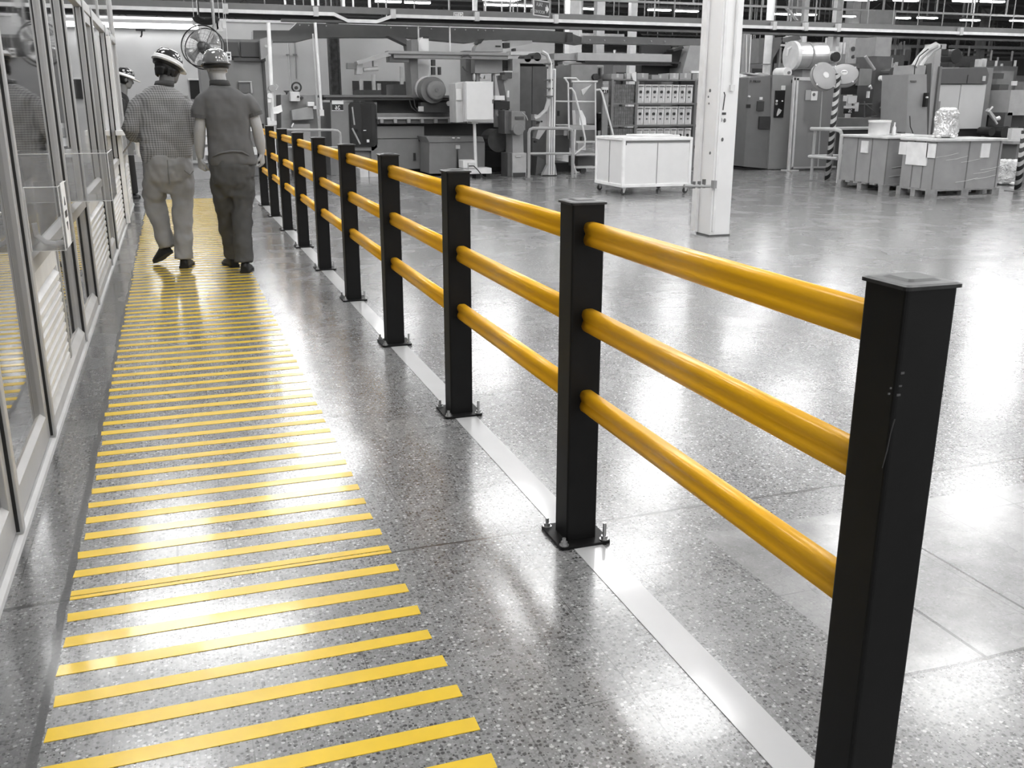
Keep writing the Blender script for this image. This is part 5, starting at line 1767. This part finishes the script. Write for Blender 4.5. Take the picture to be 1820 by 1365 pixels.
T('roll_of_film', 'pale roll of film lying on top of the dark control cabinet', 'roll', [
    ('roll', M(222, .4), [Cy(1400, 129, QY + .2, 7.5, .4, 20)]), ('core', M(110, .6), [Cy(1403, 129, QY + .17, 2.2, .06, 12)]), ('rags', M(175, .8), [Pz([(1340, 134), (1352, 129), (1366, 132), (1366, 135)], QY + .3, .2), Pz([(1326, 128), (1344, 131), (1344, 134), (1326, 131)], QY + .3, .2)])])


# ------------------------------------------------------------------ fans on a striped pole
def striped(name, label, px_t, py_t, px_b, py_b, Y, rpx, extra=None):
    a, b = at(px_b, py_b, Y), at(px_t, py_t, Y)
    r = thing(name, label, 'pole', (a.x, Y, 0))
    rad = rpx * mpp(px_b, py_b, Y)
    m = MB().cyl((a.x, Y, 0), (b.x, Y, b.z), rad, n=16)
    pole = m.build('pole', STRIPED, r, smooth=True)
    MB().box(a.x - .14, a.x + .14, Y - .14, Y + .14, 0, .012).build('base_plate', M(120, .5), r)
    return r


sm_ = M(180, .5).copy()
sm_.name = 'black_and_white_spiral'
nt = sm_.node_tree
b_ = nt.nodes['Principled BSDF']
tc = nt.nodes.new('ShaderNodeTexCoord')
mp = nt.nodes.new('ShaderNodeSeparateXYZ')
nt.links.new(tc.outputs['Object'], mp.inputs[0])
ad = nt.nodes.new('ShaderNodeMath')
ad.operation = 'MULTIPLY_ADD'
ad.inputs[1].default_value = -.9
nt.links.new(mp.outputs[0], ad.inputs[0])
nt.links.new(mp.outputs[2], ad.inputs[2])
dv = nt.nodes.new('ShaderNodeMath')
dv.operation = 'DIVIDE'
dv.inputs[1].default_value = .15
nt.links.new(ad.outputs[0], dv.inputs[0])
fr = nt.nodes.new('ShaderNodeMath')
fr.operation = 'FRACT'
nt.links.new(dv.outputs[0], fr.inputs[0])
gt = nt.nodes.new('ShaderNodeMath')
gt.operation = 'GREATER_THAN'
gt.inputs[1].default_value = .5
nt.links.new(fr.outputs[0], gt.inputs[0])
cr = nt.nodes.new('ShaderNodeMix')
cr.data_type = 'RGBA'
nt.links.new(gt.outputs[0], cr.inputs[0])
cr.inputs[6].default_value = (.45, .45, .45, 1)
cr.inputs[7].default_value = (.012, .012, .012, 1)
nt.links.new(cr.outputs[2], b_.inputs['Base Color'])
STRIPED = sm_
VY = 14.9
fp = striped('fan_pole', 'black and white striped pole carrying two round fans behind the pallets', 1490, 131, 1470, 323, VY, 4.2)


def wall_fan(name, label, px, py, rpx, yaw, nod, Y):
    c = at(px, py, Y)
    R = rpx * mpp(px, py, Y)
    A = Matrix.Translation(c) @ Matrix.Rotation(yaw, 4, 'Z') @ Matrix.Rotation(nod, 4, 'X')
    r = thing(name, label, 'fan', c, 'round fans on the striped pole')
    m = MB().lathe([(.01, -.05), (R * .5, -.055), (R * .95, -.035), (R, -.02), (R, .07), (R * .97, .075)], (0, 0, 0), (0, 1, 0), 40)
    m.xf(A).build('shroud', M(166, .5, var=.04), r, smooth=True)
    m = MB()
    m.tube(CIRC(R, -.015), .009, 8, closed=True)
    m.xf(A).build('rim', M(105, .4, .3), r, smooth=True)
    hb = MB().lathe([(.01, -.075), (R * .2, -.072), (R * .24, -.058), (R * .24, -.05)], (0, 0, 0), (0, 1, 0), 24)
    hb = hb.xf(A).build('hub', M(228, .4), r, smooth=True)
    if nod < -.5:
        k = MB().box(-R * .16, R * .16, -.078, -.072, -R * .05, R * .03)
        k.xf(A).build('hub_mark', M(120), hb)
    for i in range(4):
        a = PI / 2 * i + .7
        MB().ball((R * math.cos(a), -.02, R * math.sin(a)), .016, n=8).xf(A).build('clip', M(235, .4), r)
    m = MB().tube([A @ Vector((0, .06, 0)), A @ Vector((0, .16, -.02)), (fp.location.x, VY, c.z - .04)], .022, 8)
    m.build('arm', M(120, .4, .3), r)
    return r


wall_fan('pole_fan', 'left round fan on the striped pole, tilted towards the left', 1465, 135.5, 21, -.02, -.36, VY + .05)
wall_fan('pole_fan', 'right round fan on the striped pole, with white hub badge', 1500, 133, 20.5, -.62, -.78, VY + .28)
striped('barrier_pole', 'black and white striped pole at the right edge beside the plastic bundle', 1822, 232, 1808, 341, 12.3, 4.6)
T('handrail', 'pale tubular handrail around the foot of the striped fan pole', 'railing', [
    ('top_tube', M(188, .45), [Tb([(1442, 229, 15.4), (1486, 230, 14.6), (1494, 233, 14.5), (1496, 240, 14.5), (1489, 326, 14.5)], 15, 2.8, 10), Tb([(1443, 229, 15.5), (1612, 227, 15.5)], 15.5, 2.3, 8)]),
    ('middle_tube', M(185, .45), [Tb([(1438, 278, 15.4), (1488, 282, 14.5)], 15, 2.4, 8), Tb([(1440, 277, 15.5), (1520, 276, 15.5)], 15.5, 1.9, 8)]),
    ('leg', M(160, .45), [Tb([(1449, 232), (1441, 324)], 15.3, 2.3, 8)]),
    ('brace', M(165, .5), [Tb([(1496, 264, 14.6), (1512, 244, 15.4)], 15, 2.4, 8)])])

# ------------------------------------------------------------------ pallets with wrapped cardboard boxes
CB = M(150, .42, var=.10, scale=4, spec=.6, coat=.3)
CBD = M(118, .5, var=.1, scale=4)
WOOD = M(140, .75, var=.2, scale=14)


def pallet(name, x0, x1, y0, y1, label):
    r = thing(name, label, 'pallet', ((x0 + x1) / 2, (y0 + y1) / 2, 0))
    for i in range(3):
        y = y0 + (y1 - y0 - .1) * i / 2
        MB().box(x0, x1, y, y + .1, .0, .022).build('bottom_board', WOOD, r)
        for j in range(3):
            x = x0 + (x1 - x0 - .14) * j / 2
            MB().box(x, x + .14, y, y + .1, .022, .10).build('block', WOOD, r)
    m = MB()
    for i in range(6):
        y = y0 + (y1 - y0 - .12) * i / 5
        m.box(x0, x1, y, y + .12, .10, .125)
    m.build('deck', WOOD, r)
    return r


def big_box(name, x0, x1, y0, y1, h, label, notes):
    r = thing(name, label, 'box', ((x0 + x1) / 2, (y0 + y1) / 2, .125))
    MB().box(x0 + .03, x1 - .03, y0 + .03, y1 - .03, .125, h).build('cardboard', CB, r)
    for fx in (.0, .5, .97):
        MB().box(x0 + .034 + (x1 - x0 - .08) * fx, x0 + .05 + (x1 - x0 - .08) * fx, y0 + .022, y0 + .032, .125, h - .021).build('corner_strip', CBD, r)
    for fy in (.33, .66):
        MB().box(x0 + .022, x0 + .032, y0 + .02 + (y1 - y0 - .07) * fy, y0 + .036 + (y1 - y0 - .07) * fy, .125, h - .021).build('corner_strip', CBD, r)
    m = MB()
    rr = random.Random(int(x0 * 100))
    m.loft([[(x0 - .015, y0 - .02, h + q), (x1 + .02, y0 - .02, h + q), (x1 + .02, y1 + .02, h + q), (x0 - .015, y1 + .02, h + q)] for q in (-.02, .02)])
    m.build('lid', M(205, .5, var=.15), r, bevel=.01)
    m = MB()
    for i in range(7):
        z = .2 + rr.random() * (h - .4)
        xx = x0 + rr.random() * (x1 - x0 - .4)
        m.tube([(xx, y0 + .028, z), (xx + .2, y0 + .022, z + .02), (xx + .42, y0 + .028, z + .06)], .004, 5)
    m.build('wrap_fold', M(205, .25), r)
    for n_, v, (a, t, b, bt), face in notes:
        if face == 'f':
            p, q = at(a, t, y0 + .02), at(b, bt, y0 + .02)
            MB().box(p.x, q.x, y0 + .012, y0 + .03, q.z, p.z).build(n_, M(v, .5), r)
        else:
            p, q = gx(a, t, x0 + .02), gx(b, bt, x0 + .02)
            MB().box(x0 + .012, x0 + .03, min(p.y, q.y), max(p.y, q.y), q.z, p.z).build(n_, M(v, .5), r)
    return r


Ax0, Ax1, Ay0, Ay1 = 10.72, 11.92, 12.80, 13.95
pallet('pallet', Ax0, Ax1, Ay0, Ay1, 'wooden pallet under the left wrapped box')
hA = at(1560, 245, Ay0).z
big_box('wrapped_box', Ax0, Ax1, Ay0, Ay1, hA, 'left plastic wrapped cardboard box on a pallet, with bucket on top', [('paper_label', 228, (1532, 250, 1542, 272), 's')])
Bx0, Bx1, By0, By1 = 10.75, 12.08, 11.78, 12.52
pallet('pallet', Bx0, Bx1, By0, By1, 'wooden pallet under the right wrapped box')
hB = at(1700, 249, By0).z
big_box('wrapped_box', Bx0, Bx1, By0, By1, hB, 'right plastic wrapped cardboard box on a pallet, with big white label', [
    ('paper_label', 230, (1600, 252, 1611, 275), 's'), ('shipping_label', 236, (1614, 252, 1646, 295), 's'), ('paper_label', 232, (1649, 255, 1661, 281), 's'), ('paper_label', 232, (1745, 255, 1757, 280), 'f')])
# things on the boxes
q0 = at(1561, 243, 13.3)
m = MB().lathe([(.02, 0), (.155, 0), (.165, .02), (.17, .2), (.178, .2), (.178, .225), (.02, .225)], (q0.x, 13.3, hA + .02), n=28)
tub = thing('bucket', 'low white round tub on top of the left wrapped box', 'bucket', (q0.x, 13.3, hA + .02))
m.build('body', M(238, .4), tub, smooth=True)
MB().lathe([(.02, .225), (.182, .225), (.182, .238), (.02, .242)], (q0.x, 13.3, hA + .02), n=28).build('lid', M(228, .4), tub)
q0 = at(1588, 240, 13.2)
bt = thing('spray_bottle', 'small white bottle beside the tub on the left wrapped box', 'bottle', (q0.x, 13.2, hA + .02))
MB().lathe([(.005, 0), (.03, 0), (.032, .02), (.03, .12), (.012, .15), (.012, .17)], (q0.x, 13.2, hA + .02), n=14).build('body', M(235, .4), bt, smooth=True)
MB().cyl((q0.x, 13.2, hA + .19), (q0.x, 13.2, hA + .225), .015, n=10).build('cap', M(215), bt)
q0 = at(1606, 240, 13.2)
T('notepad', 'flat white pad with dark clip near the right end of the left wrapped box', 'pad', [('pad', M(235, .5), [Bw(q0.x - .14, q0.x + .12, 13.1, 13.4, hA + .02, hA + .045)]), ('clip', M(80), [Bw(q0.x - .05, q0.x + .03, 13.2, 13.3, hA + .045, hA + .075)])])
# crumpled foil bundle
FOLDM = M(240, .3, .2, var=.2, scale=20)
FOIL = M(214, .22, .55, var=.2, scale=12)
q0 = at(1679, 245, 12.1)


def crumple(name, label, c, rx, ry, h, cat, mat, seed):
    r = thing(name, label, cat, c)
    bm = bmesh.new()
    bmesh.ops.create_icosphere(bm, subdivisions=5, radius=1.0)
    for v in bm.verts:
        p = v.co.copy()
        z = max(-1, min(1, p.z * 1.25))
        k = 1.0 / max(.55, math.sqrt(p.x ** 2 + p.y ** 2 + 1e-6)) if abs(p.z) < .75 else 1.0
        f = 1 + .16 * mnoise.noise(p * 2.3 + Vector((seed, 0, 0))) + .10 * abs(mnoise.noise(p * 6 + Vector((0, seed, 0)))) + .05 * mnoise.noise(p * 14)
        k = min(k, 1.25)
        v.co = Vector((p.x * k * rx * f, p.y * k * ry * f, (z * .5 + .5) * h * (1 + .12 * mnoise.noise(Vector((p.x * 3, p.y * 3, seed))))))
        v.co.z = max(v.co.z, 0)
    me = bpy.data.meshes.new(name)
    bm.to_mesh(me)
    bm.free()
    me.materials.append(mat)
    o = bpy.data.objects.new('wrap', me)
    link(o, r, c)
    rr = random.Random(seed)
    for i in range(8):
        a = rr.uniform(0, 2 * PI)
        MB().ball((c[0] + rx * .85 * math.cos(a), c[1] + ry * .85 * math.sin(a), c[2] + .02 + rr.random() * .03), .05, .05, .03, 8).build('loose_fold', FOLDM, r, smooth=True)
    for i in range(7):
        a = rr.uniform(0, 2 * PI)
        MB().ball((c[0] + rx * .5 * math.cos(a), c[1] + ry * .5 * math.sin(a), c[2] + h), .06, .06, .04, 8).build('loose_fold', FOLDM, r, smooth=True)
    return r


hF = at(1679, 198, 12.1).z - hB
crumple('foil_bundle', 'crumpled shiny foil wrapped bundle on top of the right wrapped box', (q0.x, 12.1, hB + .02), .165, .165, hF, 'bundle', FOIL, 4)
q0 = at(1788, 326, 13.4)
crumple('plastic_bag', 'crumpled white plastic bag of scraps on the floor right of the pallets', (q0.x, 13.4, 0), .22, .22, .40, 'bag', M(205, .3, .1, var=.25, scale=8), 9)

# ------------------------------------------------------------------ machines behind the pallets
T('curved_cover_machine', 'grey upright machine cover with curved pale ducts behind the left wrapped box', 'machine', [
    ('cover', M(146, .5, var=.05), [Pz([(1615, 132), (1647, 132), (1648, 240), (1610, 240)], 14.6, .7)]),
    ('dark_gap', M(78, .6), [Pz([(1647, 115), (1656, 112), (1650, 240), (1644, 240)], 14.8, .5)]),
    ('duct', M(205, .4, .2), [Tb([(1625, 118), (1634, 103), (1648, 88), (1664, 80)], 14.7, 4.5, 10)]),
    ('duct', M(215, .4, .2), [Tb([(1634, 118), (1644, 102), (1656, 90), (1668, 82)], 14.8, 4.5, 10)]),
    ('cable', M(38, .5), [Tb([(1625, 132), (1626, 118), (1634, 100), (1650, 87)], 14.5, .8, 6), Tb([(1617, 206), (1618, 225), (1624, 240)], 14.5, .7, 6)]),
    ('neck', M(158, .5), [B(1622, 116, 1645, 133, 14.7, .5)]),
    ('handle', M(24), [B(1646, 165, 1650, 190, 14.5, .08)]), ('lettering', M(95), [B(1619, 143, 1629, 146, 14.58, .03)]),
    ('base', M(90, .6), [B(1608, 240, 1660, 330, 14.7, .6, True)]),
    ('lamp', M(240, .3), [Cy(1649, 173, 14.45, 1.2, .04, 8)])])
T('leaning_post', 'tall pale steel post between the curved ducts and the white doored machine', 'post', [
    ('post', M(170, .5, var=.05), [Pz([(1663, 82), (1674, 80), (1660, 240), (1646, 240)], 15.1, .25)]), ('flange', M(122, .5), [Pz([(1671, 118), (1675, 118), (1662, 240), (1657, 240)], 15.05, .05)]),
    ('cap', M(168, .5), [B(1664, 78, 1682, 87, 15.1, .3)]), ('foot', M(110), [B(1642, 240, 1664, 330, 15.15, .2, True)])])
T('white_door_machine', 'machine with wide white double doors under a dark grey hood behind the right wrapped box', 'machine', [
    ('body', M(138, .5), [B(1664, 120, 1758, 245, 15.6, 1.2)]),
    ('hood', M(98, .5, var=.04), [Pz([(1670, 122), (1754, 119), (1758, 132), (1755, 149), (1668, 149)], 15.45, 1.3)], [('tag', M(215), [B(1747, 135, 1752, 144, 15.43, .03)]), ('seam', M(60), [B(1719.5, 133, 1720.5, 148, 15.44, .03)])]),
    ('door', M(206, .45, var=.02), [B(1664, 150, 1703, 229, 15.5, .06)], [('handle', M(140, .5), [B(1666, 180, 1671, 194, 15.47, .04)])]),
    ('door', M(212, .45, var=.02), [B(1704, 150, 1748, 229, 15.5, .06)]),
    ('recess', M(36, .6), [B(1692, 229, 1745, 244, 15.55, .1)]),
    ('top_motor', M(40, .5), [Cy(1700, 100, 15.9, 10, .3, 18), B(1674, 88, 1686, 99, 15.6, .3), B(1685, 111, 1693, 121, 15.7, .3)]),
    ('base', M(70, .6), [B(1668, 244, 1755, 330, 15.65, 1.0, True)]),
    ('top_fitting', M(205, .4), [B(1739, 105, 1746, 119, 15.8, .1), B(1750, 104, 1754, 119, 15.8, .1)])], bevel=.008)
T('cluttered_machine', 'grey machine cluttered with pipes and motors at the right edge', 'machine', [
    ('body', M(128, .55, var=.15), [B(1766, 126, 1795, 235, 16.9, .8)]),
    ('cabinet', M(180, .5), [B(1794, 160, 1830, 205, 15.2, .8)]), ('lower_cabinet', M(60, .6), [B(1798, 204, 1830, 226, 15.3, .7)]),
    ('pipe', M(205, .35, .5), [Tb([(1755, 195), (1768, 212), (1776, 210)], 15.0, 3, 8), Tb([(1764, 190), (1757, 198), (1772, 220)], 14.9, 1.6, 8)]),
    ('motor', M(44, .5), [Cy(1788, 236, 15.0, 9, .4, 18), Cy(1763, 234, 15.0, 6, .3, 16)]), ('block', M(84, .55), [B(1768, 166, 1780, 176, 16.5, .4), B(1776, 150, 1792, 165, 15.9, .5), B(1768, 130, 1784, 140, 16.5, .4)]),
    ('gearbox', M(96, .5), [B(1785, 200, 1798, 228, 15.2, .4)]), ('paper', M(225), [B(1800, 144, 1808, 152, 15.1, .04), B(1798, 228, 1818, 250, 14.6, .1)]),
    ('arm', M(58, .5), [Pz([(1782, 160), (1792, 168), (1780, 195), (1774, 190)], 15.6, .2)]),
    ('base', M(95, .6), [B(1770, 235, 1802, 318, 15.3, .6, True)]), ('dark_base', M(40), [B(1775, 247, 1802, 256, 15.2, .9)])])
T('side_cabinet', 'plain grey cabinet at the right edge behind the striped pole', 'cabinet', [('body', M(120, .5), [B(1803, 256, 1840, 330, 13.6, .6, True)]), ('top', M(150), [B(1801, 251, 1840, 256, 13.55, .7)])])
T('press_machine', 'dark machine frame with braces and hoses between the fan pole and the curved ducts', 'machine', [
    ('column', M(96, .55, var=.1), [B(1553, 100, 1580, 215, 18.6, .7)]), ('cap_box', M(158, .5), [B(1556, 66, 1584, 100, 18.8, .7)]),
    ('side_case', M(132, .5, var=.1), [B(1527, 122, 1549, 152, 18.2, .5)]), ('dark_screen', M(24, .5), [B(1507, 120, 1525, 168, 18.3, .2)]), ('screen_hood', M(92, .5), [B(1503, 113, 1528, 121, 18.2, .3)]),
    ('bed', M(124, .5, var=.08), [B(1460, 210, 1568, 228, 17.9, .9)]), ('base', M(80, .6), [B(1480, 228, 1600, 300, 18.0, .9, True)]),
    ('brace', M(88, .5), [Tb([(1566, 190), (1596, 222)], 18.3, 2.5, 8), Tb([(1572, 152), (1604, 188)], 18.2, 1.8, 8)]),
    ('hose', M(165, .45), [Tb([(1538, 100), (1546, 112), (1554, 124)], 18.4, 2.5, 8), Tb([(1586, 122), (1598, 126), (1604, 142), (1603, 160)], 18.3, 2.4, 8)]),
    ('chuck', M(70, .5), [Cy(1588, 130, 18.2, 8, .3, 16), B(1580, 180, 1596, 200, 18.3, .3)]), ('bright_lamp', M(245, .3), [Cy(1570, 139, 18.0, 4, .1, 14)]),
    ('clip_papers', M(212, .5), [B(1508, 170, 1523, 184, 18.1, .05), B(1519, 182, 1526, 198, 18.1, .05), B(1501, 170, 1505, 180, 18.1, .05)]),
    ('number_plate', M(30, .5), [B(1502, 193, 1519, 202, 18.0, .05)], [('white_plate', M(215), [B(1502, 188, 1519, 192.5, 17.99, .05)])]),
    ('white_handle', M(228, .4), [B(1543, 162, 1546, 174, 18.2, .06), Tb([(1544, 155), (1547, 152), (1549, 158)], 18.1, 1.6, 6), Tb([(1606, 152), (1610, 146), (1612, 154)], 18.1, 1.8, 6)]),
    ('side_frame', M(90, .5), [Tb([(1536, 180), (1536, 212)], 18.2, 1.2, 6), Tb([(1538, 185), (1560, 205), (1538, 210)], 18.2, 1.1, 6), Tb([(1526, 185), (1550, 185)], 18.2, 1.0, 6)])])
o = [q for q in bpy.data.objects if q.name.startswith('press_machine')][0]
text('number_digits', '26', .07, at(1511, 197.5, 17.98), M(235), o)

# ------------------------------------------------------------------ far end of the hall
FAR = [(1012, 60, 1034, 145, 30, 205, 'pale square column'), (1060, 52, 1074, 110, 32, 150, 'grey slim column'), (1120, 55, 1131, 140, 30, 212, 'white column'), (1409, 0, 1424, 36, 40, 215, 'white upper column'), (1482, 0, 1492, 120, 30, 170, 'grey column'), (1425, 0, 1433, 80, 34, 232, 'white slim column'),
       (1509, 64, 1524, 125, 38, 225, 'white broad column'), (1525, 64, 1537, 125, 38, 180, 'grey broad column'), (1590, 50, 1593, 90, 50, 225, 'thin white column'), (1632, 70, 1635, 100, 50, 232, 'white slim post'), (1701, 70, 1704, 95, 55, 228, 'white slim stanchion'), (1741, 70, 1750, 95, 55, 205, 'pale grey column'), (1744, 22, 1752, 55, 45, 190, 'grey upper column'), (1760, 70, 1764, 96, 55, 225, 'white thin column')]
for l, t, r_, b, Y, v, nm in FAR:
    x0, x1 = at(l, 80, Y).x, at(r_, 80, Y).x
    r = thing('far_column', nm + ' far back in the hall', 'column', ((x0 + x1) / 2, Y, 0))
    d = (x1 - x0)
    MB().box(x0, x1, Y, Y + d, 0, 6.4).build('shaft', M(v, .5), r)
    MB().box(x0 - .05, x1 + .05, Y - .05, Y + d + .05, 0, .3).build('foot', M(90), r)
m = MB()
for px in (1517, 1530):
    for py, rr_ in ((87, 3.4), (101, 2.6)):
        Cy(px, py, 37.9, rr_, .05, 14)(m)
tag(m.build('column_notice_discs', M(100, .5), None, at(1517, 90, 37.9)), 'round grey signs in pairs on the white broad far column', 'sign', kind='stuff')
BARS = [(1330, 77, 1420, 80, 34, 200), (1330, 95, 1352, 98, 34, 220), (1400, 77, 1620, 84, 45, 235), (1460, 88, 1480, 91, 40, 110), (1585, 79, 1650, 83, 48.5, 232), (1690, 80, 1830, 84, 44, 215), (1690, 90, 1830, 93, 47, 180), (1700, 99, 1830, 101, 50, 165), (1490, 36, 1565, 41, 48, 225), (1595, 37, 1725, 43, 48, 232), (940, 96, 1010, 100, 30, 200), (1008, 58, 1110, 64, 36, 205), (1140, 60, 1250, 62, 40, 60), (1060, 92, 1180, 95, 40, 120)]
for i, (l, t, r_, b, Y, v) in enumerate(sorted(BARS)):
    p, q = at(l, t, Y), at(r_, t, Y)
    h = (b - t) * mpp(l, t, Y)
    r = thing('far_duct', '%s long horizontal duct far back in the hall, %s from the left' % ('white' if v > 190 else 'grey', ordw(i + 1)), 'duct', ((p.x + q.x) / 2, Y, p.z - h))
    MB().box(p.x, q.x, Y, Y + h, p.z - h, p.z).build('duct', M(v, .5), r)
    m = MB()
    for f in (.1, .5, .9):
        x = p.x + (q.x - p.x) * f
        m.cyl((x, Y + h / 2, p.z), (x, Y + h / 2, 6.4), .02, n=6)
    m.build('hanger', M(150), r)
FARM = [(1010, 112, 1085, 31, 120), (1090, 108, 1140, 33, 100), (1140, 104, 1200, 34, 62), (1330, 100, 1400, 30, 100), (1400, 112, 1470, 33, 128), (1462, 96, 1486, 26, 140), (1488, 96, 1512, 27, 130), (1580, 98, 1625, 40, 118), (1600, 88, 1632, 42, 150), (1655, 110, 1700, 44, 135), (1700, 100, 1760, 40, 140), (1750, 108, 1830, 38, 120), (1775, 118, 1830, 30, 100), (1590, 128, 1620, 26, 105), (700, 150, 760, 24.0, 60), (640, 160, 700, 24.0, 70)]
rr = random.Random(12)
for i, (l, t, r_, Y, v) in enumerate(sorted(FARM)):
    x0, x1 = at(l, t, Y).x, at(r_, t, Y).x
    zt2 = max(at((l + r_) / 2, t, Y).z, .8)
    w_ = x1 - x0
    r = thing('far_machine', '%s machine far back in the hall, %s from the left in the background' % ('dark' if v < 90 else 'grey', ordw(i + 1)), 'machine', ((x0 + x1) / 2, Y, 0))
    MB().box(x0, x0 + w_ * .62, Y, Y + .9, 0, zt2).build('housing', M(v, .55, var=.1), r)
    MB().box(x0 + w_ * .62, x1, Y + .1, Y + .8, 0, zt2 * .8).build('cabinet', M(min(v + 35, 230), .5), r)
    MB().box(x0 + w_ * .12, x0 + w_ * .5, Y - .02, Y + .02, zt2 * .62, zt2 * .86).build('window', M(46, .3), r)
    m = MB()
    for k in range(3):
        x = x0 + w_ * rr.uniform(.1, .9)
        m.cyl((x, Y + .3, zt2 * .78), (x, Y + .3, zt2 + rr.uniform(.1, .5)), .05, n=8)
    m.build('pipe', M(200, .5), r)
    MB().cyl((x0 + w_ * .8, Y + .08, zt2 * .6), (x0 + w_ * .8, Y - .05, zt2 * .6), w_ * .1, n=14).build('motor', M(80, .5), r)
T('round_vent', 'dark round vent fan on a pale stand above the fan pole', 'fan', [('ring', M(190, .4), [Cy(1487, 101, 21.0, 8.5, .3, 24)]), ('dark_mouth', M(36, .6), [Cy(1487, 101, 20.95, 7, .1, 24)]), ('stand', M(180, .5), [B(1479, 60, 1485, 118, 21.2, .2)])])
T('square_duct_box', 'grey square box hanging above the overhead rail on the right', 'duct box', [('box', M(128, .5), [B(1556, 18, 1592, 43, 22.5, .6)]), ('dark_bottom', M(25), [B(1558, 43, 1588, 47, 22.45, .6)]), ('hanger', M(150), [B(1573, -40, 1575, 18, 22.7, .05)])])
T('hanging_lamp_dark', 'dark dome lamp hanging under the overhead rail on the right', 'lamp', [('shade', M(45, .5), [Pz([(1670, 70), (1678, 64), (1684, 70)], 21.2, .3), Pz([(1708, 68), (1718, 58), (1726, 58), (1734, 68)], 21.3, .3)]), ('stem', M(60), [B(1676, 55, 1678, 66, 21.25, .05)])])
